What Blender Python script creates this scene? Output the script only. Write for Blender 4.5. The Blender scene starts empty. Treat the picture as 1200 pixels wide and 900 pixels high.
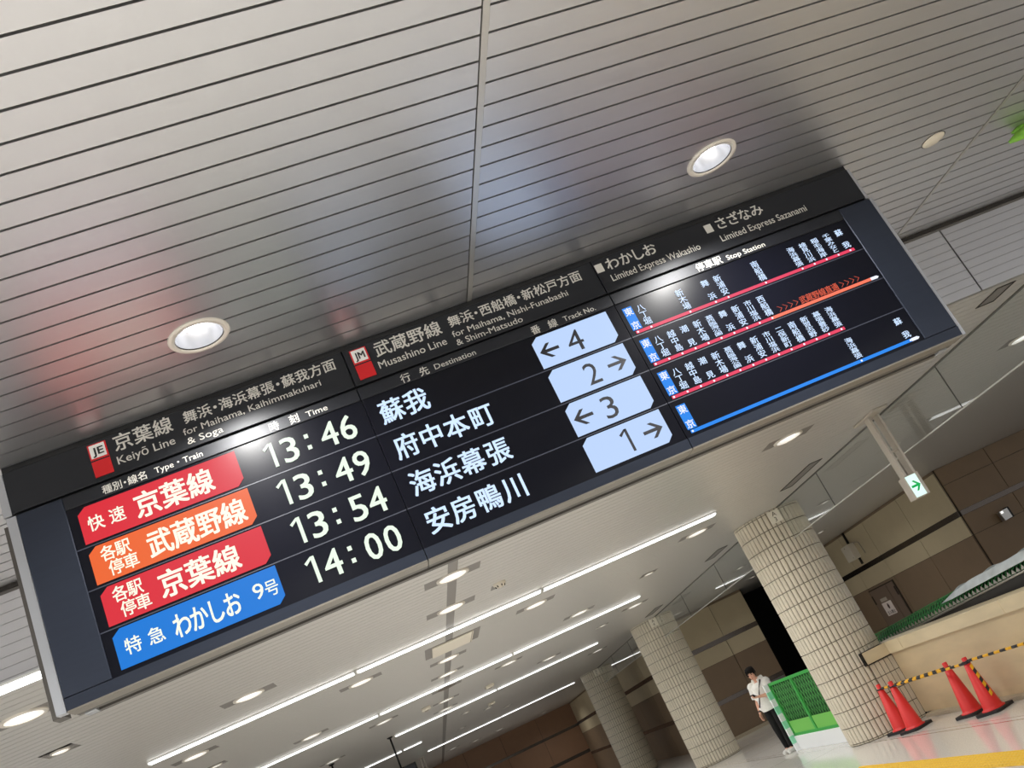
import bpy, bmesh, math, random
from mathutils import Vector, Matrix

# ------------------------------------------------------------------ camera, world, lights, exposure
S = bpy.context.scene
C = S.collection
PI = math.pi

cam_data = bpy.data.cameras.new('camera')
cam = bpy.data.objects.new('camera', cam_data)
C.objects.link(cam)
cam_data.sensor_width = 36.0
cam_data.lens = 36.0 * 1120.48 / 1200.0
cam_data.clip_end = 200
CA, CB, CC = -0.240865169, -0.351792762, -0.452198077
_Rz = Matrix(((math.cos(CC), -math.sin(CC), 0), (math.sin(CC), math.cos(CC), 0), (0, 0, 1)))
_Rx = Matrix(((1, 0, 0), (0, math.cos(CB), -math.sin(CB)), (0, math.sin(CB), math.cos(CB))))
_Ry = Matrix(((math.cos(CA), 0, math.sin(CA)), (0, 1, 0), (-math.sin(CA), 0, math.cos(CA))))
_R = _Rz @ _Rx @ _Ry
def _w(row):            # row of world->camera, world = (X right, Y forward, Z up)
    return Vector((_R[row][0], _R[row][2], -_R[row][1]))
ax, ay, az = _w(0), -_w(1), -_w(2)
cam.matrix_world = Matrix(((ax.x, ay.x, az.x, 0), (ax.y, ay.y, az.y, 0), (ax.z, ay.z, az.z, 1.8), (0, 0, 0, 1)))
S.camera = cam

S.view_settings.view_transform = 'Standard'
S.view_settings.look = 'None'
S.view_settings.gamma = 1.0
S.view_settings.use_curve_mapping = False
S.view_settings.exposure = 0.0

world = bpy.data.worlds.new('world')
S.world = world
world.use_nodes = True
bg = world.node_tree.nodes['Background']
bg.inputs[0].default_value = (0.97, 0.98, 1.0, 1)
bg.inputs[1].default_value = 0.75

LAMP_NEAR = 72.0        # watts of each downlight in the high ceiling
LAMP_FAR = 25.0         # watts of each large downlight in the low ceiling
STRIP_E = 3.6           # emission of the linear luminaires

ZU, ZL = 4.41, 3.70     # high and low ceiling
YF = 7.05               # the step between them
YS = 5.245              # face of the departure board

# ------------------------------------------------------------------ materials
def srgb(r, g, b):
    f = lambda c: (c / 255 / 12.92) if c / 255 <= 0.04045 else ((c / 255 + 0.055) / 1.055) ** 2.4
    return (f(r), f(g), f(b), 1)

MATS = {}
def mat(name, col, rough=0.5, metal=0.0, spec=0.5, emit=None, es=1.0, coat=0.0, noise=None, bump=None, aniso=0.0):
    m = bpy.data.materials.new(name)
    m.use_nodes = True
    nt = m.node_tree
    b = nt.nodes['Principled BSDF']
    b.inputs['Base Color'].default_value = col
    b.inputs['Roughness'].default_value = rough
    b.inputs['Metallic'].default_value = metal
    b.inputs['Specular IOR Level'].default_value = spec
    b.inputs['Coat Weight'].default_value = coat
    b.inputs['Anisotropic'].default_value = aniso
    if emit is not None:
        b.inputs['Emission Color'].default_value = emit
        b.inputs['Emission Strength'].default_value = es
    if noise:                                   # (scale, amount, stretch)
        tc = nt.nodes.new('ShaderNodeTexCoord')
        mp = nt.nodes.new('ShaderNodeMapping')
        mp.inputs['Scale'].default_value = noise[2]
        nz = nt.nodes.new('ShaderNodeTexNoise')
        nz.inputs['Scale'].default_value = noise[0]
        nz.inputs['Detail'].default_value = 5
        rp = nt.nodes.new('ShaderNodeValToRGB')
        a = noise[1]
        rp.color_ramp.elements[0].position = 0.3
        rp.color_ramp.elements[1].position = 0.7
        rp.color_ramp.elements[0].color = tuple(c * (1 - a) for c in col[:3]) + (1,)
        rp.color_ramp.elements[1].color = tuple(min(1, c * (1 + a)) for c in col[:3]) + (1,)
        nt.links.new(tc.outputs['Object'], mp.inputs['Vector'])
        nt.links.new(mp.outputs[0], nz.inputs['Vector'])
        nt.links.new(nz.outputs[0], rp.inputs[0])
        nt.links.new(rp.outputs[0], b.inputs['Base Color'])
        if bump:
            bp = nt.nodes.new('ShaderNodeBump')
            bp.inputs['Strength'].default_value = bump
            bp.inputs['Distance'].default_value = 0.01
            nt.links.new(nz.outputs[0], bp.inputs['Height'])
            nt.links.new(bp.outputs[0], b.inputs['Normal'])
    MATS[name] = m
    return m

def glow(name, col, es=1.0):
    m = bpy.data.materials.new(name)
    m.use_nodes = True
    b = m.node_tree.nodes['Principled BSDF']
    b.inputs['Base Color'].default_value = (0.01, 0.01, 0.012, 1)
    b.inputs['Specular IOR Level'].default_value = 0.12
    b.inputs['Roughness'].default_value = 0.3
    b.inputs['Emission Color'].default_value = col
    b.inputs['Emission Strength'].default_value = es
    MATS[name] = m
    return m

def glass(name, tint, refl=1.0):
    m = bpy.data.materials.new(name)
    m.use_nodes = True
    nt = m.node_tree
    nt.nodes.clear()
    out = nt.nodes.new('ShaderNodeOutputMaterial')
    tr = nt.nodes.new('ShaderNodeBsdfTransparent')
    tr.inputs[0].default_value = tint
    gl = nt.nodes.new('ShaderNodeBsdfGlossy')
    gl.inputs['Color'].default_value = (refl, refl, refl, 1)
    gl.inputs['Roughness'].default_value = 0.02
    ge = nt.nodes.new('ShaderNodeNewGeometry')
    dt = nt.nodes.new('ShaderNodeVectorMath'); dt.operation = 'DOT_PRODUCT'
    nt.links.new(ge.outputs['Incoming'], dt.inputs[0]); nt.links.new(ge.outputs['Normal'], dt.inputs[1])
    def mth(op, a, bb=None):
        n = nt.nodes.new('ShaderNodeMath'); n.operation = op
        for i, v in enumerate((a, bb)):
            if v is None: continue
            if isinstance(v, (int, float)): n.inputs[i].default_value = v
            else: nt.links.new(v, n.inputs[i])
        return n.outputs[0]
    sch = mth('POWER', mth('SUBTRACT', 1.0, mth('ABSOLUTE', dt.outputs['Value'])), 5.0)
    fac = mth('ADD', mth('MULTIPLY', sch, 0.9), 0.05)
    mx = nt.nodes.new('ShaderNodeMixShader')
    nt.links.new(fac, mx.inputs[0])
    nt.links.new(tr.outputs[0], mx.inputs[1])
    nt.links.new(gl.outputs[0], mx.inputs[2])
    nt.links.new(mx.outputs[0], out.inputs[0])
    MATS[name] = m
    return m

mat('ceiling_metal', srgb(206, 205, 206), 0.39, 0.95)
mat('low_ceiling_metal', srgb(198, 195, 190), 0.36, 0.5)
mat('groove', srgb(108, 104, 100), 0.8)
mat('joint_metal', srgb(196, 193, 187), 0.35, 0.8)
mat('grey_band', srgb(126, 121, 116), 0.4, 0.5)
mat('dark_gap', srgb(38, 34, 30), 0.8)
mat('board_dark', srgb(25, 27, 32), 0.40, 0.3)
mat('board_bezel', srgb(43, 49, 62), 0.42, 0.5, noise=(14, 0.05, (0.2, 3, 3)))
mat('board_caption', srgb(26, 28, 34), 0.40, 0.3)
mat('board_black', srgb(6, 6, 8), 0.5)
mat('board_seam', srgb(3, 3, 4), 0.7)
mat('board_silver', srgb(176, 178, 182), 0.35, 0.7)
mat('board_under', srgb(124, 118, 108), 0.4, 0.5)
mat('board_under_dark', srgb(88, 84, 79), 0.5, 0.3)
mat('screen_glass', srgb(8, 9, 18), 0.28, 0.0, 0.2)
mat('screen_line', srgb(30, 32, 40), 0.5, emit=srgb(70, 74, 88), es=0.6)
mat('print_grey', srgb(205, 202, 194), 0.6)
mat('print_red', srgb(205, 16, 24), 0.5)
mat('print_white', srgb(235, 234, 230), 0.5)
mat('print_black', srgb(12, 12, 12), 0.5)
glow('led_red', srgb(220, 40, 53))
glow('led_orange', srgb(238, 102, 42))
glow('led_blue', srgb(2, 120, 216))
glow('led_cream', srgb(240, 244, 222), 1.15)
glow('led_mint', srgb(226, 243, 222), 1.15)
glow('led_ice', srgb(204, 226, 255), 1.15)
glow('led_panel', srgb(186, 210, 248), 1.05)
glow('led_line_red', srgb(232, 62, 96))
glow('led_line_orange', srgb(255, 122, 92))
glow('led_line_blue', srgb(30, 136, 240))
glow('led_white', srgb(236, 240, 255), 1.1)
glow('led_amber', srgb(214, 86, 58))
mat('led_dark', srgb(26, 26, 34), 0.5)
glow('lamp_bright', (1.0, 0.98, 0.95, 1), 9.0)
glow('lamp_soft', (1.0, 0.98, 0.94, 1), 1.2)
mat('lamp_bowl', srgb(214, 216, 222), 0.22, 0.7)
mat('lamp_bowl_white', srgb(232, 228, 218), 0.4, 0.0, emit=(1.0, 0.97, 0.92, 1), es=0.5)
mat('lamp_ring', srgb(206, 199, 188), 0.4, 0.1)
mat('lamp_plate', srgb(124, 119, 114), 0.45, 0.4)
glow('strip_glow', (1.0, 1.0, 0.985, 1), STRIP_E)
mat('strip_body', srgb(225, 225, 222), 0.4)
mat('cream_plastic', srgb(214, 206, 190), 0.5)
mat('cream_dark', srgb(150, 142, 128), 0.6)
mat('grille_brown', srgb(96, 84, 72), 0.6)
mat('steel', srgb(180, 178, 174), 0.3, 0.9)
mat('hanger_metal', srgb(190, 182, 170), 0.4, 0.5)
mat('black_metal', srgb(14, 14, 15), 0.4, 0.4)
glow('exit_white', srgb(226, 255, 246), 1.1)
glow('exit_green', srgb(0, 172, 84), 1.0)
glass('barrier_glass', (0.93, 0.95, 0.945, 1), 1.0)
mat('barrier_trim', srgb(205, 205, 200), 0.35, 0.5)
mat('barrier_seam', srgb(84, 84, 78), 0.6)
mat('tile', srgb(214, 205, 186), 0.3, noise=(9, 0.05, (1, 1, 1)))
mat('tile_grout', srgb(112, 104, 88), 0.9)
mat('plate_cream', srgb(232, 226, 210), 0.5)
mat('plate_text', srgb(84, 76, 62), 0.6)
mat('panel_cream', srgb(186, 172, 142), 0.5, noise=(3, 0.03, (1, 1, 1)))
mat('panel_brown', srgb(124, 104, 82), 0.5, noise=(3, 0.04, (1, 1, 1)))
mat('panel_dark', srgb(134, 110, 82), 0.5, noise=(3, 0.04, (1, 1, 1)))
mat('panel_far', srgb(138, 104, 78), 0.42, noise=(2, 0.05, (1, 1, 1)))
mat('wall_rail', srgb(96, 88, 82), 0.22, 0.85)
mat('wall_seam', srgb(50, 42, 34), 0.8)
mat('door_brown', srgb(112, 94, 80), 0.5)
mat('door_grey', srgb(112, 106, 106), 0.5)
mat('unlit_black', srgb(5, 4, 4), 0.9)
mat('paper_white', srgb(226, 214, 208), 0.6)
mat('paper_grey', srgb(176, 166, 152), 0.6)
mat('ink_brown', srgb(74, 46, 30), 0.6)
mat('marble', srgb(206, 186, 150), 0.35, noise=(2.6, 0.09, (1, 0.5, 2.2)))
mat('marble_cap', srgb(218, 202, 168), 0.35, noise=(3.2, 0.07, (1, 0.5, 2.2)))
mat('granite_step', srgb(176, 164, 142), 0.5, noise=(40, 0.1, (1, 1, 1)))
mat('cone_red', srgb(226, 42, 40), 0.42)
mat('rubber_black', srgb(34, 32, 34), 0.7)
mat('bar_yellow', srgb(244, 184, 34), 0.5)
mat('bar_black', srgb(44, 46, 50), 0.6)
mat('fence_green', srgb(56, 168, 70), 0.5)
mat('fence_net', srgb(84, 166, 84), 0.6)
mat('fence_sheet', srgb(26, 84, 34), 0.8, noise=(18, 0.35, (1, 1, 1)))
mat('fence_panel', srgb(116, 196, 84), 0.5)
mat('fence_white', srgb(240, 242, 244), 0.6)
mat('fence_mint', srgb(150, 226, 190), 0.5)
mat('net_green', srgb(52, 138, 70), 0.7)
mat('net_dark', srgb(20, 58, 28), 0.8, noise=(14, 0.4, (1, 1, 1)))
mat('sheet_plastic', srgb(206, 216, 222), 0.25, noise=(5, 0.12, (1, 1, 1)))
mat('rail_alu', srgb(176, 174, 166), 0.35, 0.6)
mat('handrail_black', srgb(34, 31, 28), 0.4)
mat('tactile_yellow', srgb(236, 190, 56), 0.6)
mat('skin', srgb(222, 168, 142), 0.5)
mat('shirt_white', srgb(236, 234, 228), 0.8, noise=(30, 0.04, (1, 1, 1)))
mat('trousers_black', srgb(11, 11, 12), 0.9)
mat('shoe_white', srgb(228, 226, 222), 0.6)
mat('hair_black', srgb(20, 15, 13), 0.85, 0.0, 0.2)
mat('strap_dark', srgb(52, 48, 54), 0.6)
mat('lip', srgb(176, 100, 90), 0.5)
mat('phone_black', srgb(14, 14, 16), 0.2)
mat('leaf_green', srgb(126, 186, 62), 0.5, noise=(20, 0.2, (1, 6, 1)))

def floor_material():
    m = bpy.data.materials.new('floor_stone')
    m.use_nodes = True
    nt = m.node_tree
    b = nt.nodes['Principled BSDF']
    b.inputs['Roughness'].default_value = 0.12
    b.inputs['Specular IOR Level'].default_value = 0.55
    N, L = nt.nodes.new, nt.links.new
    geo = N('ShaderNodeNewGeometry')
    sep = N('ShaderNodeSeparateXYZ')
    L(geo.outputs['Position'], sep.inputs[0])
    def mth(op, a, bb=None):
        n = N('ShaderNodeMath'); n.operation = op
        for i, v in enumerate((a, bb)):
            if v is None: continue
            if isinstance(v, (int, float)): n.inputs[i].default_value = v
            else: L(v, n.inputs[i])
        return n.outputs[0]
    nz = N('ShaderNodeTexNoise'); nz.inputs['Scale'].default_value = 60; nz.inputs['Detail'].default_value = 6
    L(geo.outputs['Position'], nz.inputs['Vector'])
    r1 = N('ShaderNodeValToRGB')
    r1.color_ramp.elements[0].position = 0.35; r1.color_ramp.elements[1].position = 0.68
    r1.color_ramp.elements[0].color = srgb(212, 209, 203); r1.color_ramp.elements[1].color = srgb(236, 233, 227)
    L(nz.outputs[0], r1.inputs[0])
    X, Y = sep.outputs[0], sep.outputs[1]
    # joints: a line along the border and a slab grid of 0.6 x 0.9 m
    def line(v, c, w): return mth('LESS_THAN', mth('ABSOLUTE', mth('SUBTRACT', v, c)), w)
    ln = mth('MAXIMUM', line(X, 6.2, 0.012), line(X, 6.32, 0.006))
    gx = mth('LESS_THAN', mth('FRACT', mth('MULTIPLY', X, 1 / 0.9)), 0.006)
    gy = mth('LESS_THAN', mth('FRACT', mth('MULTIPLY', Y, 1 / 1.8)), 0.012)
    g = mth('MULTIPLY', mth('MAXIMUM', gx, gy), 0.6)
    ln = mth('MAXIMUM', ln, mth('MULTIPLY', g, mth('GREATER_THAN', Y, 15.5)))
    mx2 = N('ShaderNodeMix'); mx2.data_type = 'RGBA'
    mx2.inputs[7].default_value = srgb(150, 138, 126)
    L(ln, mx2.inputs[0]); L(r1.outputs[0], mx2.inputs[6])
    L(mx2.outputs[2], b.inputs['Base Color'])
    MATS['floor_stone'] = m
floor_material()

# ------------------------------------------------------------------ mesh helpers
class MB:
    """collects vertices and faces (world coordinates) with a material per face"""
    def __init__(s):
        s.v, s.f, s.m, s.sm = [], [], [], []
    def face(s, idx, m, smooth=False):
        s.f.append(tuple(idx)); s.m.append(m); s.sm.append(smooth)
    def box(s, x0, x1, y0, y1, z0, z1, m):
        n = len(s.v)
        s.v += [(x0, y0, z0), (x1, y0, z0), (x1, y1, z0), (x0, y1, z0), (x0, y0, z1), (x1, y0, z1), (x1, y1, z1), (x0, y1, z1)]
        for q in ((0, 3, 2, 1), (4, 5, 6, 7), (0, 1, 5, 4), (1, 2, 6, 5), (2, 3, 7, 6), (3, 0, 4, 7)):
            s.face([n + i for i in q], m)
        return s
    def bevel_box(s, x0, x1, y0, y1, z0, z1, m, b=0.01, seg=2):
        bm = bmesh.new()
        bmesh.ops.create_cube(bm, size=1)
        for v in bm.verts:
            v.co = Vector(((x0 + x1) / 2 + v.co.x * (x1 - x0), (y0 + y1) / 2 + v.co.y * (y1 - y0), (z0 + z1) / 2 + v.co.z * (z1 - z0)))
        bmesh.ops.bevel(bm, geom=bm.edges[:], offset=b, segments=seg, profile=0.5, affect='EDGES')
        s.add_bm(bm, m)
        return s
    def add_bm(s, bm, m, smooth=False):
        n = len(s.v)
        bm.verts.index_update()
        s.v += [tuple(v.co) for v in bm.verts]
        for f in bm.faces: s.face([n + v.index for v in f.verts], m, smooth)
        bm.free()
    def quad(s, a, b, c, d, m):
        n = len(s.v); s.v += [tuple(a), tuple(b), tuple(c), tuple(d)]
        s.face((n, n + 1, n + 2, n + 3), m)
    def prism(s, poly, y0, y1, m):
        """poly in (x,z), extruded along Y"""
        n = len(s.v); k = len(poly)
        s.v += [(p[0], y0, p[1]) for p in poly] + [(p[0], y1, p[1]) for p in poly]
        s.face([n + i for i in range(k)], m)
        s.face([n + k + i for i in reversed(range(k))], m)
        for i in range(k):
            j = (i + 1) % k
            s.face((n + i, n + k + i, n + k + j, n + j), m)
    def lathe(s, prof, cx, cy, cz, m, seg=32, axis='Z', smooth=True):
        """prof: list of (radius, height)"""
        n = len(s.v); k = len(prof)
        for i in range(seg):
            a = 2 * PI * i / seg
            for r, h in prof: s.v.append((cx + r * math.cos(a), cy + r * math.sin(a), cz + h))
        for i in range(seg):
            j = (i + 1) % seg
            for q in range(k - 1):
                s.face((n + i * k + q, n + j * k + q, n + j * k + q + 1, n + i * k + q + 1), m, smooth)
    def disc(s, cx, cy, cz, r, m, seg=32):
        n = len(s.v)
        for i in range(seg):
            a = -2 * PI * i / seg
            s.v.append((cx + r * math.cos(a), cy + r * math.sin(a), cz))
        s.face([n + i for i in range(seg)], m)
    def tube(s, pts, radii, m, seg=10, cap=True, smooth=True, flat=1.0, updir=None):
        pts = [Vector(p) for p in pts]
        if isinstance(radii, (int, float)): radii = [radii] * len(pts)
        n = len(s.v); prev = None
        for i, p in enumerate(pts):
            d = (pts[min(i + 1, len(pts) - 1)] - pts[max(i - 1, 0)]).normalized()
            if prev is None:
                u = updir or (Vector((0, 0, 1)) if abs(d.z) < 0.9 else Vector((1, 0, 0)))
                u = (Vector(u) - d * Vector(u).dot(d)).normalized()
            else:
                u = (prev - d * prev.dot(d)).normalized()
            prev = u; w = d.cross(u)
            for k in range(seg):
                a = 2 * PI * k / seg
                s.v.append(tuple(p + u * math.cos(a) * radii[i] * flat + w * math.sin(a) * radii[i]))
        for i in range(len(pts) - 1):
            for k in range(seg):
                k2 = (k + 1) % seg
                s.face((n + i * seg + k, n + i * seg + k2, n + (i + 1) * seg + k2, n + (i + 1) * seg + k), m, smooth)
        if cap:
            s.face([n + k for k in reversed(range(seg))], m)
            s.face([n + (len(pts) - 1) * seg + k for k in range(seg)], m)
    def ball(s, c, rx, ry, rz, m, rot=None, u=14, v=10):
        bm = bmesh.new()
        bmesh.ops.create_uvsphere(bm, u_segments=u, v_segments=v, radius=1)
        for q in bm.verts:
            p = Vector((q.co.x * rx, q.co.y * ry, q.co.z * rz))
            if rot: p = rot @ p
            q.co = p + Vector(c)
        s.add_bm(bm, m, True)
    def build(s, name, parent=None, props=None):
        org = parent_origin(parent)
        me = bpy.data.meshes.new(name)
        me.from_pydata([(x - org.x, y - org.y, z - org.z) for x, y, z in s.v], [], s.f)
        names = []
        for q in s.m:
            if q not in names: names.append(q)
        for q in names: me.materials.append(MATS[q])
        ix = {q: i for i, q in enumerate(names)}
        me.polygons.foreach_set('material_index', [ix[q] for q in s.m])
        me.polygons.foreach_set('use_smooth', s.sm)
        me.update()
        o = bpy.data.objects.new(name, me)
        C.objects.link(o)
        if parent is not None: o.parent = parent
        if props:
            for k, v in props.items(): o[k] = v
        return o

ORG = {}
def parent_origin(p):
    if p is None: return Vector((0, 0, 0))
    while p.parent is not None: p = p.parent
    return Vector(p.location)

def thing(name, label, cat, loc=(0, 0, 0), group=None, kind=None):
    o = bpy.data.objects.new(name, None)
    o.empty_display_size = 0.1
    C.objects.link(o)
    o.location = loc
    o['label'] = label; o['category'] = cat
    if group: o['group'] = group
    if kind: o['kind'] = kind
    return o
def tag(o, label, cat, group=None, kind=None):
    o['label'] = label; o['category'] = cat
    if group: o['group'] = group
    if kind: o['kind'] = kind
    return o
def struct(name, mb, label=None):
    o = mb.build(name)
    o['kind'] = 'structure'
    if label: o['label'] = label
    return o
def dup(root, loc, label, group=None):
    r = root.copy(); C.objects.link(r); r.location = loc
    r['label'] = label
    if group: r['group'] = group
    def rec(a, b):
        for ch in list(a.children):
            c = ch.copy(); C.objects.link(c); c.parent = b
            rec(ch, c)
    rec(root, r)
    return r

# ------------------------------------------------------------------ lettering
_tc = bpy.data.curves.new('lettering_source', 'FONT')
_to = bpy.data.objects.new('lettering_source', _tc)
C.objects.link(_to)
_tcache = {}
def glyphs(text, bold=0.0):
    key = (text, bold)
    if key not in _tcache:
        _tc.body = text; _tc.offset = bold; _tc.resolution_u = 3
        dg = bpy.context.evaluated_depsgraph_get(); dg.update()
        me = bpy.data.meshes.new_from_object(_to.evaluated_get(dg))
        v = [(p.co.x, p.co.y) for p in me.vertices]
        f = [tuple(p.vertices) for p in me.polygons]
        bpy.data.meshes.remove(me)
        _tcache[key] = (v, f)
    return _tcache[key]
def put(mb, text, fn, m, bold=0.0):
    v, f = glyphs(text)
    k = bold
    for i, (dx, dy) in enumerate(((0, 0),) if k < 0.002 else ((-k, -k * 0.7), (k, -k * 0.7), (k, k * 0.7), (-k, k * 0.7))):
        n = len(mb.v)
        mb.v += [(q[0], q[1] - 0.0002 * i, q[2]) for q in (fn(x + dx, y + dy) for x, y in v)]
        for q in f: mb.face([n + i for i in q], m)
def figure_one(mb, u, base, h, stem, m, e):
    """a figure 1 with a slanted flag, centred at u"""
    r = u + 0.026
    for p in (((r - stem, base), (r, base), (r, base - h), (r - stem, base - h)),
              ((r - stem, base - h), (r, base - h), (r - stem - 0.030, base - h * 0.72), (r - stem - 0.040, base - h * 0.82))):
        n = len(mb.v)
        mb.v += [uv_pt(a, b, e - 0.0002) for a, b in p]
        mb.face((n, n + 1, n + 2, n + 3), m)
def uv_pt(u, v, e):
    return (u, YS - e, ZU - v)
def kanji(mb, ch, u, v, w, h, m, e=0.004, bold=0.012):
    """one full-width character centred at (u, v) on the board, em box w x h"""
    put(mb, ch, lambda x, y: uv_pt(u + (x - 0.49) * w, v - (y - 0.38) * h, e), m, bold)
def latin(mb, text, u0, u1, base, cap, m, e=0.004, bold=0.0):
    """a line of roman text from u0 to u1 on baseline v=base, cap height given"""
    vs, _ = glyphs(text)
    x0 = min(p[0] for p in vs); x1 = max(p[0] for p in vs)
    k = (u1 - u0) / (x1 - x0); ky = cap / 0.72
    put(mb, text, lambda x, y: uv_pt(u0 + (x - x0) * k, base - y * ky, e), m, bold)

# ------------------------------------------------------------------ the room
fl = MB()
fl.quad((-14, -9, 0), (24, -9, 0), (24, 60, 0), (-14, 60, 0), 'floor_stone')
struct('floor', fl)

def slats(mb, xs, y0, y1, z, m, pitch=0.15, gap=0.014, th=0.03, holes=(), rects=()):
    """metal slats along X with open joints; holes = (x, y, r) round, rects = (x0, x1, y0, y1)"""
    k0 = math.ceil(y0 / pitch - 1e-6)
    ys = [k * pitch for k in range(k0, int(y1 / pitch) + 1)]
    edges = [y0] + ys + [y1]
    for a, b in zip(edges[:-1], edges[1:]):
        a2 = a + (gap / 2 if a != y0 else 0); b2 = b - (gap / 2 if b != y1 else 0)
        if b2 - a2 < 0.01: continue
        hs = [h for h in holes if h[1] + h[2] > a2 and h[1] - h[2] < b2]
        rs = [r for r in rects if r[3] > a2 + 0.02 and r[2] < b2 - 0.02]
        def span(ya, yb, cut):
            for x0, x1 in xs:
                x = x0
                for c0, c1 in sorted(cut):
                    if c0 > x1 or c1 < x0: continue
                    if c0 > x + 1e-4: mb.box(x, c0, ya, yb, z, z + th, m)
                    x = max(x, c1)
                if x < x1 - 1e-4: mb.box(x, x1, ya, yb, z, z + th, m)
        rc = [(r[0], r[1]) for r in rs]
        if not hs: span(a2, b2, rc); continue
        n = 14
        for i in range(n):
            ya, yb = a2 + (b2 - a2) * i / n, a2 + (b2 - a2) * (i + 1) / n
            ym = (ya + yb) / 2
            cut = []
            for hx, hy, hr in hs:
                q = hr * hr - (ym - hy) ** 2
                if q > 0: cut.append((hx - math.sqrt(q), hx + math.sqrt(q)))
            span(ya, yb, rc + cut)

HIGH = [(-0.28, 4.57), (2.825, 4.56), (-3.4, 4.57), (5.93, 1.5), (-3.4, 1.5), (-0.28, 1.0), (2.83, 1.0), (-0.28, -2.0), (2.83, -2.0), (-3.4, -2.0), (-6.5, 1.5), (-6.5, -2.0)]
LOW = [   # x, y, size, label
    (0.92, 9.45, 1, 'first large downlight on the dark grey ceiling band, nearest the board'),
    (0.92, 11.10, 1, 'second large downlight on the grey ceiling band, before the first strip light'),
    (0.92, 15.15, 1, 'third large downlight on the grey ceiling band, just past the cream air outlet'),
    (0.92, 16.95, 1, 'fourth large downlight on the grey ceiling band, before the second strip light'),
    (0.92, 21.3, 1, 'fifth large downlight on the grey ceiling band, past the brown grille'),
    (0.92, 23.25, 1, 'sixth large downlight on the grey ceiling band, before the third strip light'),
    (2.25, 13.65, 1, 'large downlight just past the middle break of the first strip light'),
    (4.9, 13.65, 1, 'large downlight just past the right end of the first strip light'),
    (-0.38, 13.65, 1, 'large downlight just past the left break of the first strip light'),
    (-2.67, 13.65, 1, 'large downlight past the left end of the first strip light'),
    (-2.65, 7.95, 1, 'large downlight at the left edge of the photograph below the board'),
    (3.41, 16.8, 1, 'large downlight between first and second strip lights, near their right ends'),
    (-1.53, 17.1, 1, 'large downlight between first and second strip lights, left of the grey band'),
    (-1.47, 11.1, 1, 'large downlight under the left half of the board, before the first strip light'),
    (2.26, 19.65, 1, 'large downlight just past the middle break of the second strip light'),
    (5.12, 19.65, 1, 'large downlight just past the right end of the second strip light'),
    (-0.41, 19.95, 1, 'large downlight just past the left break of the second strip light'),
    (3.48, 22.5, 1, 'large downlight before the third strip light, right of the grey band'),
    (-1.82, 23.25, 1, 'large downlight beside the black sign rod at the bottom edge'),
    (4.97, 9.75, 1, 'large downlight right of the board, near the hanging exit sign'),
    (5.44, 26.7, 1, 'large downlight past the right end of the third strip light'),
    (8.28, 9.75, 1, 'large downlight beyond the glass barrier at the right edge of the photograph'),
    (10.8, 22.2, 0.5, 'small downlight in front of the cream equipment box on the right wall'),
    (8.55, 16.8, 0.5, 'small downlight seen under the glass barrier, left of the hanging exit sign'),
    (9.4, 18.9, 0.5, 'small downlight seen under the glass barrier, just right of the nearest column top'),
    (8.4, 21.9, 0.5, 'small downlight seen through the glass between the first two columns'),
    (10.2, 26.1, 0.5, 'small downlight over the black opening'),
    (2.45, 44.7, 1, 'distant downlight past the fifth strip light, near the grey band'),
    (3.6, 44.85, 1, 'distant downlight past the fifth strip light, before the middle of the far brown wall'),
    (1.35, 42.3, 1, 'distant downlight just right of the far end of the grey band'),
    (6.2, 48.75, 1, 'distant downlight closest to the far brown wall, beside the farthest column'),
    (4.56, 15.75, 0.5, 'small downlight between the right ends of first and second strip lights'),
    (4.55, 20.7, 0.5, 'small downlight past the right end of the second strip light'),
    (-2.78, 15.45, 0.5, 'small downlight at the bottom edge, left of the second strip light'),
    (-3.02, 9.75, 0.5, 'small downlight below the left corner of the board'),
    (1.53, 27.0, 0.5, 'small downlight right of the grey band, past the third strip light'),
    (2.29, 29.1, 0.5, 'small downlight in the middle of the ceiling past the third strip light'),
    (3.12, 32.1, 0.5, 'small downlight past the third strip light, nearest the farthest column'),
    (1.54, 32.4, 0.5, 'small downlight close to the fifth strip light, right of the grey band'),
]
up = MB()
XU = ((-10, 1.258), (1.297, 5.402), (5.438, 12))
slats(up, XU, -8, YF - 0.03, ZU, 'ceiling_metal', holes=[(x, y, 0.145) for x, y in HIGH])
up.box(-10, 12, -8, YF, ZU + 0.12, ZU + 0.13, 'groove')
slats(up, ((-10, 12),), -8, YF, ZU + 0.035, 'groove', gap=0.0, th=0.005, holes=[(x, y, 0.145) for x, y in HIGH])
for x in (1.258, 5.402):                       # cover strips over the panel joints
    up.box(x + 0.006, x + 0.037, -8, YF - 0.03, ZU - 0.003, ZU + 0.03, 'joint_metal')
struct('ceiling', up)

lo = MB()
LR = [(x - 0.30 * q, x + 0.30 * q, y - 0.15 * q, y + 0.15 * q) for x, y, q, _ in LOW]
slats(lo, ((-14, 0.865), (0.972, 24)), YF + 0.032, 51.6, ZL, 'low_ceiling_metal', gap=0.010, rects=LR)
yb_ = YF + 0.032
for r in sorted(LR, key=lambda r: r[2]):
    if r[0] < 0.9 < r[1]:
        lo.box(0.865, 0.972, yb_, r[2], ZL + 0.004, ZL + 0.02, 'grey_band'); yb_ = r[3]
lo.box(0.865, 0.972, yb_, 51.6, ZL + 0.004, ZL + 0.02, 'grey_band')
lo.box(-14, 24, YF + 0.06, 60, ZL + 0.10, ZL + 0.11, 'groove')
struct('ceiling.001', lo)

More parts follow.
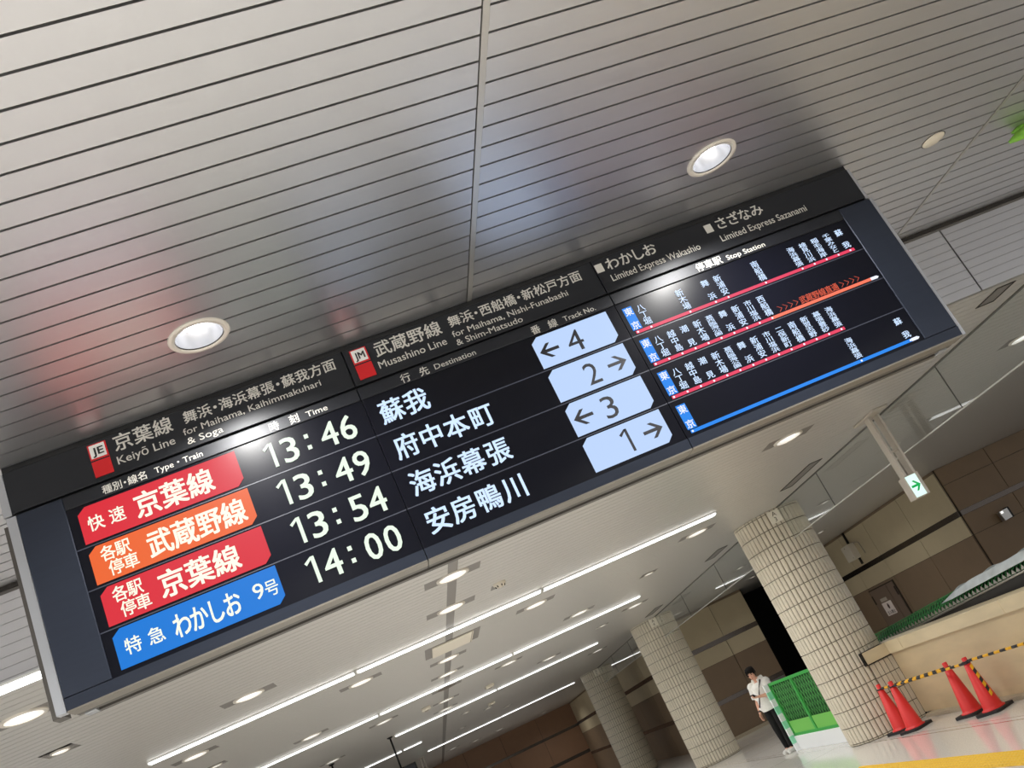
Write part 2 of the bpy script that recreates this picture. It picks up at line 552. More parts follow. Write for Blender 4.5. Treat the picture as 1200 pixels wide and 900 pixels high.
fa = MB()                                       # the step between the two ceilings, ribbed metal
z = ZL
while z < ZU - 0.05:
    z2 = min(z + 0.075, ZU - 0.033)
    for x0, x1 in ((-14, 1.9), (1.906, 5.925), (5.94, 10.0), (10.006, 14)):
        fa.box(x0, x1, YF, YF + 0.03, z + (0.003 if z > ZL else 0), z2, 'ceiling_metal')
    z = z2
fa.box(-14, 14, YF + 0.03, YF + 0.05, ZL, ZU + 0.06, 'groove')
fa.box(-14, 14, YF - 0.03, YF + 0.03, ZU - 0.03, ZU + 0.0, 'dark_gap')
fa.box(-14, 14, YF - 0.006, YF + 0.02, ZU - 0.05, ZU - 0.03, 'groove')
struct('trim_1', fa)

def wall_y(name, x, y0, y1, top, bands, seams, rail=None, th=0.3, low=None, side=1):
    """a wall along Y facing -X; bands = ((z0, z1, material), ...)"""
    mb = MB()
    for z0, z1, m in bands:
        ys = [y0] + [s for s in seams if y0 < s < y1] + [y1]
        for a, b in zip(ys[:-1], ys[1:]):
            mb.box(x, x + th, a + 0.008, b - 0.008, z0 + 0.005, z1 - 0.005, m)
    mb.box(x + 0.03, x + th - 0.02, y0, y1, 0, top, 'wall_seam')
    for r in rail or ():
        mb.box(x - 0.004, x + 0.02, y0, y1, r[0], r[1], 'wall_rail')
    return struct(name, mb)
def wall_x(name, y, x0, x1, top, bands, seams, rail=None, th=0.3):
    mb = MB()
    for z0, z1, m in bands:
        xs = [x0] + [s for s in seams if x0 < s < x1] + [x1]
        for a, b in zip(xs[:-1], xs[1:]):
            mb.box(a + 0.008, b - 0.008, y, y + th, z0 + 0.005, z1 - 0.005, m)
    mb.box(x0, x1, y + 0.03, y + th - 0.02, 0, top, 'wall_seam')
    for r in rail or ():
        mb.box(x0, x1, y - 0.004, y + 0.02, r[0], r[1], 'wall_rail')
    return struct(name, mb)

CREAM = ((0.0, 1.0, 'panel_brown'), (1.12, 2.08, 'panel_brown'), (2.08, 2.55, 'panel_cream'), (2.68, 3.64, 'panel_cream'), (3.64, 3.70, 'panel_brown'))
wall_y('wall_right', 12.82, 19.95, 27.8, ZL, CREAM[:1] + ((1.0, 2.08, 'panel_brown'),) + CREAM[2:], (21.93, 23.98, 25.62), ((2.55, 2.68),))
wall_x('wall_right.001', 19.9, 12.86, 24, ZL, ((0, 1.0, 'panel_dark'), (1.0, 2.08, 'panel_dark'), (2.08, 2.55, 'panel_dark'), (2.66, 3.3, 'panel_dark'), (3.3, 3.7, 'panel_dark')),
       (14.25, 16.2, 18.2), ((2.55, 2.66),))
wall_x('wall_far', 28.4, 7.95, 10.55, ZL, CREAM, (9.43,), ((1.0, 1.12), (2.55, 2.68)))
wall_y('wall_far.001', 7.95, 28.75, 51.4, ZL, CREAM, (31.2, 33.8, 36.4, 39.0, 41.6, 44.2, 46.8), ((1.0, 1.12), (2.55, 2.68)))
wall_x('wall_far.002', 51.5, -14, 8.2, ZL + 0.2, ((0, 1.15, 'panel_far'), (1.3, 2.52, 'panel_far'), (2.64, 3.9, 'panel_far')),
       (-10, -8, -6, -4, -2, 0, 2, 4, 6), ((1.15, 1.3), (2.52, 2.64)))
vb = MB()  # passage lining coloured black to stand in for its unlit darkness
vb.box(10.4, 13.2, 31.5, 31.7, 0, ZL, 'unlit_black')
vb.box(10.55, 10.6, 28.45, 31.5, 0, ZL, 'unlit_black')
vb.box(12.78, 12.84, 27.8, 31.5, 0, ZL, 'unlit_black')
struct('wall_far.003', vb)

bb = MB()
bb.box(7.9, 10.55, 28.36, 28.4, 0, 0.09, 'granite_step')
struct('baseboard_far', bb)

# doors in the right wall and the far wall
d1 = MB()
d1.box(12.79, 12.83, 24.1, 25.6, 0.0, 2.02, 'wall_seam')
d1.box(12.775, 12.80, 24.54, 25.56, 0.02, 1.99, 'door_brown')
d1.box(12.775, 12.80, 24.13, 24.52, 0.02, 1.99, 'door_brown')
d1.box(12.765, 12.78, 25.50, 25.56, 1.62, 1.86, 'wall_seam')
d1.box(12.765, 12.78, 24.13, 24.18, 1.62, 1.86, 'wall_seam')
struct('door_1', d1, 'brown double-leaf service door in the right wall')
d2 = MB()
d2.box(9.46, 10.5, 28.37, 28.40, 0.09, 1.0, 'door_grey')
d2.box(9.45, 9.47, 28.365, 28.40, 0.09, 1.0, 'wall_seam')
struct('door_2', d2, 'grey lower panel of the far wall')

# tactile strip
tp = MB()
tp.box(4.85, 5.24, 1.0, 13.2, 0.0, 0.004, 'tactile_yellow')
r = 0
yy = 8.0
while yy < 13.2:
    for i in range(6):
        x = 4.885 + i * 0.064
        tp.lathe(((0.017, 0.004), (0.012, 0.009), (0.0, 0.0092)), x, yy, 0.0, 'tactile_yellow', seg=6)
    yy += 0.064
o = tp.build('tactile_paving'); tag(o, 'yellow tactile paving strip running along the floor beside the cones', 'tactile paving', kind='structure')

# ------------------------------------------------------------------ columns
def column_mesh(full=True):
    mb = MB()
    R0, nt, P, H = 0.585, 45, 0.2423, ZL
    us = []
    for t in range(nt):                        # angles across one rounded tile and its joint
        a0 = 2 * PI * t / nt; w = 2 * PI / nt
        us += [(a0, -0.012, 1), (a0 + w * 0.13, -0.012, 1), (a0 + w * 0.17, -0.001, 0), (a0 + w * 0.38, 0.006, 0), (a0 + w * 0.75, 0.006, 0), (a0 + w * 0.96, -0.001, 0)]
    vs = []
    z = 0.0
    k = 0
    edges = [0.0] + [0.0277 + P * i for i in range(0, 16) if 0.0277 + P * i < H - 0.02] + [H]
    for a, b in zip(edges[:-1], edges[1:]):
        vs += [(a, 1), (a + 0.010, 1), (a + 0.013, 0), (b - 0.003, 0)]
    vs.append((H, 1))
    n = len(us)
    for z, g in vs:
        for a, dr, g2 in us:
            rr = R0 + (dr if not g else min(dr, -0.012))
            mb.v.append((rr * math.cos(a), rr * math.sin(a), z))
    for j in range(len(vs) - 1):
        for i in range(n):
            i2 = (i + 1) % n
            gro = (vs[j][1] and vs[j + 1][1]) or (us[i][2] and us[i2][2])
            mb.face((j * n + i, j * n + i2, (j + 1) * n + i2, (j + 1) * n + i), 'tile_grout' if gro else 'tile', False)
    return mb
def make_column(x, y, label, digit):
    t = thing('column', label, 'column', (x, y, 0), 'tiled columns along the concourse', 'thing')
    if 'col' not in ORG:
        m = column_mesh()
        m.v = [(a + x, b + y, c) for a, b, c in m.v]
        ORG['col'] = m.build('shaft', t)
    else:
        o = ORG['col'].copy(); C.objects.link(o); o.parent = t
    # enamel number plate, curved to the column
    mb = MB()
    ang = math.atan2(-0.985, -0.18)
    R = 0.601
    n = 6
    for k in range(n + 1):
        a = ang - 0.165 + 0.33 * k / n
        for rr in (R, R - 0.02):
            for z in (3.475, 3.672): mb.v.append((x + rr * math.cos(a), y + rr * math.sin(a), z))
    for k in range(n):
        b = 4 * k
        mb.face((b, b + 4, b + 5, b + 1), 'plate_cream'); mb.face((b + 1, b + 5, b + 7, b + 3), 'plate_cream'); mb.face((b, b + 2, b + 6, b + 4), 'plate_cream')
    for ch, zc in (('A', 3.584), (digit, 3.492)):
        put(mb, ch, lambda px, py: (x + (R + 0.007) * math.cos(ang + (px - 0.33) * 0.105 / R), y + (R + 0.007) * math.sin(ang + (px - 0.33) * 0.105 / R), zc + py * 0.105), 'plate_text')
    mb.build('number_plate', t)
    return t
make_column(6.68, 15.25, 'cream tiled round column marked A 3 beside the traffic cones', '3')
make_column(6.68, 24.9, 'cream tiled round column left of the standing person', '4')
make_column(6.68, 34.6, 'cream tiled round column farthest from the cones, before the dark brown wall', '5')

# tiled pier that closes the parapet against the column
pr = MB()
px0, px1, py0, py1, pz = 6.70, 7.12, 14.62, 15.25, 0.985
pr.box(px0 + 0.012, px1 - 0.012, py0 + 0.012, py1, 0.0, pz - 0.002, 'tile_grout')
def tile_rows():
    for r in range(5):
        z0 = 0.0277 + 0.2423 * (r - 1) if r else 0.0
        z1 = min(0.0277 + 0.2423 * r, pz - 0.016)
        if z1 - z0 > 0.02: yield z0 + 0.006, z1 - 0.006
x = px0
while x < px1 - 0.04:
    for za, zb in tile_rows(): pr.bevel_box(x + 0.006, x + 0.078, py0, py0 + 0.02, za, zb, 'tile', 0.004, 1)
    x += 0.0835
y = py0
while y < py1 - 0.05:
    for za, zb in tile_rows(): pr.bevel_box(px1 - 0.02, px1, y + 0.006, y + 0.078, za, zb, 'tile', 0.004, 1)
    y += 0.0835
pr.box(px1 - 0.012, px1 + 0.006, py0 - 0.008, py0 + 0.01, 0, pz, 'black_metal')
pr.box(px0, px1 + 0.006, py0 - 0.008, py0 + 0.01, pz - 0.016, pz, 'black_metal')
o = pr.build('tiled_pier'); tag(o, 'low cream tiled pier between the column and the marble parapet', 'pier', kind='structure')

# marble parapet with its cap
pa = MB()
pa.box(7.11, 7.47, 2.0, 14.9, 0.05, 0.985, 'marble')
o = thing('parapet', 'beige marble parapet wall behind the red cones', 'parapet', (7.2, 8, 0), kind='structure')
pa.build('parapet_face', o)
pc = MB()
for a, b in ((2.0, 4.9), (4.905, 8.1), (8.105, 11.3), (11.305, 14.1)):
    pc.bevel_box(7.07, 7.51, a, b, 0.985, 1.165, 'marble_cap', 0.008)
pc.box(7.07, 7.51, 14.104, 14.57, 0.985, 1.165, 'marble_cap')
pc.box(6.66, 7.51, 14.575, 15.2, 0.985, 1.165, 'marble_cap')
pc.box(6.645, 6.66, 14.57, 14.70, 0.972, 1.172, 'black_metal')
pc.box(6.645, 7.05, 14.60, 14.72, 1.165, 1.174, 'black_metal')
pc.build('coping', o)
ps = MB()
ps.bevel_box(6.98, 7.12, 2.0, 14.4, 0.0, 0.05, 'granite_step', 0.006)
ps.build('plinth', o)

# ------------------------------------------------------------------ glass smoke barriers
def barrier(x, y0, y1, seams, label):
    t = thing('smoke_barrier', label, 'smoke barrier', (x, y0, 3.14), 'glass smoke barriers under the low ceiling')
    cuts = [y0] + seams + [y1]
    for a, b in zip(cuts[:-1], cuts[1:]):
        g = MB(); g.box(x - 0.003, x + 0.003, a + 0.004, b - 0.004, 3.15, ZL, 'barrier_glass')
        g.build('glass_pane', t)
    for s in seams:
        q = MB(); q.box(x - 0.005, x + 0.005, s - 0.004, s + 0.004, 3.15, ZL, 'barrier_seam'); q.build('joint', t)
    e = MB(); e.box(x - 0.010, x + 0.010, y0, y1, 3.136, 3.152, 'barrier_trim'); e.build('edge_trim', t)
    h = MB(); h.box(x - 0.018, x + 0.018, y0, y1, ZL - 0.014, ZL, 'barrier_seam'); h.build('head_channel', t)
barrier(6.68, YF + 0.06, 14.66, [9.23, 12.9], 'clear glass smoke barrier between the board and the column marked A 3')
barrier(6.68, 15.84, 24.31, [18.6, 21.5], 'clear glass smoke barrier beyond the column marked A 3')
barrier(6.68, 25.49, 34.0, [28.3, 31.2], 'clear glass smoke barrier reaching the farthest column')

# ------------------------------------------------------------------ ceiling fittings
def lamp_obj(parent, e, size, z):
    d = bpy.data.lights.new('lamp_light', 'AREA')
    d.shape = 'DISK'; d.size = size; d.energy = e; d.color = (1.0, 0.985, 0.955); d.spread = math.radians(150)
    o = bpy.data.objects.new('lamp_light', d); C.objects.link(o); o.parent = parent; o.location = (0, 0, z)
    return o

def high_downlight(x, y, label, grp=None):
    t = thing('downlight', label, 'ceiling light', (x, y, ZU), grp)
    r = MB(); r.lathe(((0.134, 0.0), (0.128, -0.008), (0.158, -0.010), (0.163, -0.004), (0.163, 0.002)), x, y, ZU, 'lamp_ring', 40)
    r.build('trim_ring', t)
    g = MB(); g.lathe(((0.134, 0.002), (0.132, -0.006), (0.126, -0.006), (0.1255, 0.004)), x, y, ZU, 'dark_gap', 40); g.build('gasket', t)
    b = MB(); b.lathe(((0.126, -0.002), (0.120, 0.020), (0.106, 0.055), (0.085, 0.085)), x, y, ZU, 'lamp_bowl', 40); b.build('reflector', t)
    l = MB(); l.lathe(((0.085, 0.085), (0.06, 0.074), (0.0, 0.068)), x, y, ZU, 'lamp_bright', 32); l.build('lamp', t)
    lamp_obj(t, LAMP_NEAR, 0.2, -0.012)
    return t
hd = high_downlight(*HIGH[0], 'bright round downlight above the left part of the departure board')
dup(hd, (HIGH[1][0], HIGH[1][1], ZU), 'bright round downlight above the right part of the departure board')
for x, y in HIGH[2:]:                          # unseen lamps added around the viewer to brighten floor and ceiling
    dup(hd, (x, y, ZU), 'unseen round downlight added to the high ceiling to brighten the hall', 'added downlights out of view')

cv = MB()
cv.lathe(((0.0, -0.006), (0.083, -0.006), (0.085, -0.002), (0.085, 0.0)), 4.91, 5.35, ZU, 'cream_plastic', 36)
o = thing('ceiling_cover', 'round cream blanking cover in the high ceiling right of the board', 'ceiling cover', (4.91, 5.35, ZU))
cv.build('cover_disc', o)
g = MB(); g.lathe(((0.085, 0.001), (0.090, -0.003), (0.093, 0.001)), 4.91, 5.35, ZU, 'dark_gap', 36); g.build('rim', o)

def low_downlight(x, y, label, s=1.0):
    t = thing('downlight', label, 'ceiling light', (x, y, ZL), 'downlights in the low ceiling')
    p = MB(); n = 32; R = 0.17 * s; hx, hy = 0.30 * s, 0.15 * s
    R = min(R, hy * 0.98)
    for i in range(n):                          # plate: rectangle with a round hole
        a = 2 * PI * (i + 0.5) / n
        c, q = math.cos(a), math.sin(a)
        k = min(hx / max(abs(c), 1e-6), hy / max(abs(q), 1e-6))
        p.v += [(x + R * c, y + R * q, ZL + 0.002), (x + k * c, y + k * q, ZL + 0.002)]
    for i in range(n):
        j = (i + 1) % n
        p.face((2 * i, 2 * i + 1, 2 * j + 1, 2 * j), 'lamp_plate')
    for cx, cy in ((1, 1), (-1, 1), (-1, -1), (1, -1)):
        k0 = len(p.v); p.v += [(x + cx * hx, y + cy * hy, ZL + 0.002)]
        A = [(x + cx * hx, y + cy * hy * 0.5, ZL + 0.0021), (x + cx * hx * 0.5, y + cy * hy, ZL + 0.0021)]
        p.v += A; p.face((k0, k0 + 1, k0 + 2), 'lamp_plate')
    p.build('mounting_plate', t)
    r = MB(); r.lathe(((0.140 * s, 0.004), (0.142 * s, -0.010), (0.160 * s, -0.014), (0.176 * s, -0.010), (0.178 * s, 0.002)), x, y, ZL, 'lamp_ring', 32); r.build('trim_ring', t)
    b = MB(); b.lathe(((0.142 * s, -0.010), (0.118 * s, -0.004), (0.098 * s, 0.004)), x, y, ZL, 'lamp_bowl_white', 32); b.build('reflector', t)
    l = MB(); l.lathe(((0.099 * s, 0.004), (0.06 * s, -0.003), (0.0, -0.005)), x, y, ZL, 'lamp_soft', 24); l.build('lamp', t)
    lamp_obj(t, LAMP_FAR * (1 if s > 0.7 else 0.5), 0.25 * s, -0.022)
    return t
ld = ls = None
for x, y, q, lab in LOW:
    if q == 1:
        if ld is None: ld = low_downlight(x, y, lab)
        else: dup(ld, (x, y, ZL), lab)
    else:
        if ls is None: ls = low_downlight(x, y, lab, 0.5)
        else: dup(ls, (x, y, ZL), lab)

def strip(x0, x1, y, label, w=0.15):
    t = thing('strip_light', label, 'strip light', ((x0 + x1) / 2, y, ZL), 'linear ceiling lights')
    b = MB(); b.box(x0 + 0.01, x1 - 0.01, y - w / 2, y + w / 2, ZL - 0.016, ZL + 0.01, 'strip_body'); b.build('housing', t)
    d = MB(); d.bevel_box(x0 + 0.015, x1 - 0.015, y - w / 2 + 0.008, y + w / 2 - 0.008, ZL - 0.034, ZL - 0.010, 'strip_glow', 0.010); d.build('diffuser', t)
    for e in (x0 + 0.006, x1 - 0.006):
        c = MB(); c.box(e - 0.006, e + 0.006, y - w / 2 - 0.004, y + w / 2 + 0.004, ZL - 0.037, ZL + 0.01, 'strip_body'); c.build('end_cap', t)
    return t
for k, (n, y, xs) in enumerate((('first', 12.55, ((-2.98, -0.375), (-0.355, 2.21), (2.23, 4.87))),
                                ('second', 18.25, ((-5.6, -3.02), (-3.0, -0.42), (-0.40, 2.22), (2.24, 4.92))),
                                ('third', 24.1, ((-0.38, 2.25), (2.27, 5.0))),
                                ('fourth', 29.9, ((-3.0, -0.42), (-0.38, 0.2))),
                                ('fifth', 35.9, ((0.3, 3.1), (3.12, 6.05))))):
    m = len(xs)
    pos = {2: ('left', 'right'), 3: ('left', 'middle', 'right'), 4: ('leftmost', 'second', 'third', 'right end')}[m]
    for p, (a, b) in zip(pos, xs):
        strip(a, b, y, '%s length of the %s strip light beyond the board' % (p, n), 0.15 if n != 'fifth' else 0.09)
# light line at the foot of the step
sl = thing('strip_light', 'bright strip light at the foot of the ceiling step, left of the board', 'strip light', (-3, YF - 0.04, ZL), 'linear ceiling lights')
b = MB(); b.box(-9.0, 4.87, YF - 0.115, YF - 0.002, ZL + 0.012, ZL + 0.03, 'strip_body'); b.build('housing', sl)
d = MB(); d.bevel_box(-8.98, 4.85, YF - 0.105, YF - 0.01, ZL - 0.02, ZL + 0.014, 'strip_glow', 0.01); d.build('diffuser', sl)

# air outlet
t = thing('air_outlet', 'rectangular cream air outlet panel on the grey ceiling band', 'air vent', (0.97, 13.85, ZL))
m = MB(); m.box(0.56, 1.385, 13.38, 14.32, ZL - 0.002, ZL + 0.02, 'lamp_plate'); m.build('recess', t)
m = MB(); m.bevel_box(0.66, 1.28, 13.41, 14.29, ZL - 0.022, ZL - 0.002, 'cream_plastic', 0.008); m.build('outlet_panel', t)
m = MB(); m.box(1.25, 1.262, 13.41, 14.29, ZL - 0.0235, ZL - 0.02, 'cream_dark'); m.build('slot', t)
# brown grille
t = thing('ceiling_speaker', 'brown round speaker grille on the grey band past the second strip light', 'speaker', (0.92, 19.0, ZL))
m = MB(); m.box(0.62, 1.22, 18.85, 19.15, ZL - 0.003, ZL + 0.02, 'lamp_plate'); m.build('mounting_plate', t)
m = MB(); m.lathe(((0.0, -0.008), (0.17, -0.010), (0.19, -0.004), (0.19, 0)), 0.92, 19.0, ZL, 'grille_brown', 28); m.build('grille', t)
# smoke detector
t = thing('smoke_detector', 'small white smoke detector before the first strip light', 'smoke detector', (1.51, 10.85, ZL))
m = MB(); m.box(1.42, 1.60, 10.90, 11.12, ZL - 0.003, ZL + 0.01, 'lamp_plate'); m.build('mounting_plate', t)
m = MB(); m.lathe(((0.0, -0.055), (0.04, -0.052), (0.055, -0.03), (0.075, -0.022), (0.08, 0.0)), 1.51, 10.85, ZL, 'cream_plastic', 24)
m.build('detector_body', t)
m = MB()
for a in range(6):
    m.tube(((1.51 + 0.05 * math.cos(a), 10.85 + 0.05 * math.sin(a), ZL - 0.05), (1.51 + 0.057 * math.cos(a), 10.85 + 0.057 * math.sin(a), ZL - 0.026)), 0.006, 'dark_gap', 6)
m.build('inlet', t)
for x, y, lab in ((1.97, 22.36, 'small cream ceiling box right of the grey band, before the third strip light'),
                  (0.46, 20.89, 'small cream ceiling box left of the grey band'),
                  (2.3, 27.6, 'small cream ceiling box past the third strip light')):
    t = thing('ceiling_box', lab, 'ceiling device', (x, y, ZL), 'small cream ceiling boxes')
    m = MB(); m.bevel_box(x - 0.1, x + 0.1, y - 0.14, y + 0.14, ZL - 0.06, ZL, 'cream_plastic', 0.015); m.build('casing', t)
    m = MB(); m.lathe(((0, -0.085), (0.03, -0.08), (0.045, -0.06)), x, y, ZL, 'cream_dark', 16); m.build('sensor', t)
# access hatches along the barrier
for y0, y1, lab in ((12.0, 13.2, 'dark edged ceiling hatch before the column marked A 3'),
                    (16.7, 17.6, 'dark edged ceiling hatch past the column marked A 3'),
                    (22.2, 23.4, 'dark edged ceiling hatch before the second column'),
                    (7.2, 7.55, 'dark slot in the low ceiling against the step, right of the board')):
    t = thing('ceiling_hatch', lab, 'ceiling hatch', (6.3, y0, ZL), 'ceiling hatches along the glass barrier')
    m = MB()
    m.box(6.2, 6.39, y0, y1, ZL - 0.002, ZL + 0.01, 'grey_band'); m.build('hatch_panel', t)
    m = MB()
    for q in ((6.19, 6.205, y0, y1), (6.385, 6.40, y0, y1), (6.19, 6.40, y0 - 0.02, y0), (6.19, 6.40, y1, y1 + 0.02)):
        m.box(q[0], q[1], q[2], q[3], ZL - 0.006, ZL + 0.01, 'dark_gap')
    m.build('hatch_frame', t)

# ------------------------------------------------------------------ hanging exit signs
def hang_exit(x, y, label, arrow=True):
    t = thing('exit_sign', label, 'exit sign', (x, y, ZL), 'hanging exit signs')
    m = MB(); m.bevel_box(x - 0.11, x + 0.11, y - 0.28, y + 0.28, ZL - 0.03, ZL, 'hanger_metal', 0.008); m.build('ceiling_plate', t)
    for dx in (-0.058, 0.068):
        m = MB(); m.bevel_box(x + dx - 0.016, x + dx + 0.016, y - 0.06, y + 0.06, 2.86, ZL - 0.03, 'hanger_metal', 0.004); m.build('hanger_rod', t)
    m = MB(); m.box(x - 0.05, x + 0.06, y - 0.02, y + 0.02, 3.18, 3.2, 'hanger_metal'); m.build('cross_bar', t)
    m = MB(); m.bevel_box(x - 0.105, x + 0.095, y - 0.075, y + 0.075, 2.575, 2.86, 'hanger_metal', 0.008); m.build('casing', t)
    f = MB(); yy = y - 0.078
    f.box(x - 0.095, x + 0.048, yy - 0.004, yy + 0.01, 2.585, 2.85, 'exit_white'); f.build('lit_face', t)
    a = MB()
    cx, cz, s = x - 0.026, 2.715, 0.056
    def pl(p): a.prism([(cx + q[0] * s, cz + q[1] * s) for q in p], yy - 0.0075, yy - 0.004, 'exit_green')
    pl(((-1.0, -0.24), (0.55, -0.24), (0.55, 0.24), (-1.0, 0.24)))
    pl(((1.15, 0.0), (0.1, 1.15), (-0.35, 1.15), (0.55, 0.0)))
    pl(((0.55, 0.0), (-0.35, -1.15), (0.1, -1.15), (1.15, 0.0)))
    a.build('arrow', t)
    return t
hang_exit(6.42, 10.45, 'lit green and white arrow sign hanging beside the glass barrier')
hang_exit(0.03, 38.4, 'distant sign hanger on two pale rods at the bottom edge, past the fourth strip light')

# black hanging sign on two rods, mostly below the picture
t = thing('hanging_sign', 'black sign hung on two thin black rods at the bottom edge', 'hanging sign', (-1.2, 23.9, ZL))
for x in (-0.49, -1.92):
    m = MB(); m.tube(((x, 23.9, ZL), (x, 23.9, 2.95)), 0.022, 'black_metal', 10)
    m.lathe(((0.07, 0.0), (0.07, -0.02), (0.03, -0.04)), x, 23.9, ZL, 'black_metal', 16); m.build('hanger_rod', t)
m = MB(); m.bevel_box(-2.3, -0.14, 23.82, 23.98, 2.45, 2.97, 'black_metal', 0.01); m.build('sign_casing', t)
m = MB(); m.box(-2.26, -0.18, 23.814, 23.822, 2.49, 2.93, 'board_dark'); m.build('sign_face', t)

# ------------------------------------------------------------------ the departure board
XL, XR = -1.548, 4.10
board = thing('departure_board', 'long black train departure board with colour screens hung under the ceiling', 'departure board', (1.27, YS, ZU - 0.7))
def bz(v): return ZU - v
h = MB()
h.box(XL + 0.01, XR - 0.01, YS + 0.03, 5.50, bz(1.385), bz(0.29), 'board_dark')
h.box(XL - 0.005, XR - 0.02, YS + 0.05, 5.48, bz(0.30), bz(0.0), 'board_black')
h.box(XL - 0.11, XL - 0.05, 5.36, 5.46, bz(1.41), bz(0.30), 'board_under_dark')
h.build('housing', board)
# header: three fascia panels with printed line names
HS = ((-1.568, 0.418), (0.424, 2.104), (2.110, 4.088))
hp = []
for a, b in HS:
    m = MB(); m.bevel_box(a, b, YS + 0.004, YS + 0.05, bz(0.285), bz(0.036), 'board_dark', 0.003, 1)
    hp.append(m.build('header_panel', board))
m = MB(); m.box(-1.568, 4.088, YS + 0.012, YS + 0.05, bz(0.033), bz(0.0), 'board_black'); m.build('top_rail', board)
m = MB(); m.box(-1.552, 4.088, YS + 0.028, YS + 0.05, bz(0.305), bz(0.285), 'board_seam'); m.build('shadow_gap', board)
eH = -0.0012
def badge(par, u, code):
    m = MB()
    m.box(u, u + 0.103, YS - 0.002, YS + 0.006, bz(0.258), bz(0.056), 'print_red')
    m.quad(uv_pt(u + 0.008, 0.144, 0.003), uv_pt(u + 0.094, 0.144, 0.003), uv_pt(u + 0.094, 0.062, 0.003), uv_pt(u + 0.008, 0.062, 0.003), 'print_white')
    m.quad(uv_pt(u, 0.163, 0.0025), uv_pt(u + 0.103, 0.163, 0.0025), uv_pt(u + 0.103, 0.155, 0.0025), uv_pt(u, 0.155, 0.0025), 'board_dark')
    latin(m, code, u + 0.022, u + 0.082, 0.126, 0.046, 'print_black', 0.0045, 0.022)
    m.build('line_badge', par)
badge(hp[0], -1.103, 'JE'); badge(hp[1], 0.463, 'JM')
def row_text(mb, text, u0, step, v, m, w=None, half='・', e=0.0, bold=0.012):
    u = u0; w = w or step
    for i, ch in enumerate(text):
        if ch == half:
            kanji(mb, ch, u - step * 0.25, v, w, w, m, e, bold); u += step * 0.5
        else:
            if i and text[i - 1] == half: pass
            kanji(mb, ch, u, v, w, w, m, e, bold); u += step
    return u
PG = 'print_grey'
def lett(par, fn, *args, **kw):
    mb = MB(); fn(mb, *args, **kw); mb.build('lettering', par)
lett(hp[0], row_text, '京葉線', -0.911, 0.114, 0.098, PG, 0.112, e=eH)
lett(hp[0], latin, 'Keiyō Line', -0.968, -0.642, 0.228, 0.050, PG, eH, 0.004)
lett(hp[0], row_text, '舞浜・海浜幕張・蘇我方面', -0.521, 0.0842, 0.096, PG, 0.083, e=eH)
lett(hp[0], latin, 'for Maihama, Kaihimmakuhari', -0.585, 0.24, 0.200, 0.042, PG, eH, 0.003)
lett(hp[0], latin, '& Soga', -0.58, -0.372, 0.262, 0.042, PG, eH, 0.003)
lett(hp[1], row_text, '武蔵野線', 0.659, 0.109, 0.106, PG, 0.108, e=eH)
lett(hp[1], latin, 'Musashino Line', 0.598, 1.035, 0.232, 0.050, PG, eH, 0.004)
lett(hp[1], row_text, '舞浜・西船橋・新松戸方面', 1.133, 0.0834, 0.100, PG, 0.082, e=eH)
lett(hp[1], latin, 'for Maihama, Nishi-Funabashi', 1.086, 1.872, 0.205, 0.042, PG, eH, 0.003)
lett(hp[1], latin, '& Shim-Matsudo', 1.088, 1.53, 0.266, 0.042, PG, eH, 0.003)
for u in (2.114, 2.925):
    m = MB(); m.quad(uv_pt(u, 0.134, eH), uv_pt(u + 0.053, 0.134, eH), uv_pt(u + 0.053, 0.072, eH), uv_pt(u, 0.072, eH), PG); m.build('square_mark', hp[2])
m = MB()
for ch, u in zip('わかしお', (2.235, 2.332, 2.418, 2.506)): kanji(m, ch, u, 0.098, 0.098, 0.098, PG, eH)
m.build('lettering', hp[2])
lett(hp[2], latin, 'Limited Express Wakashio', 2.182, 2.83, 0.222, 0.050, PG, eH, 0.003)
m = MB()
for ch, u in zip('さざなみ', (3.048, 3.138, 3.228, 3.322)): kanji(m, ch, u, 0.094, 0.098, 0.098, PG, eH)
m.build('lettering', hp[2])
lett(hp[2], latin, 'Limited Express Sazanami', 2.99, 3.652, 0.226, 0.050, PG, eH, 0.003)

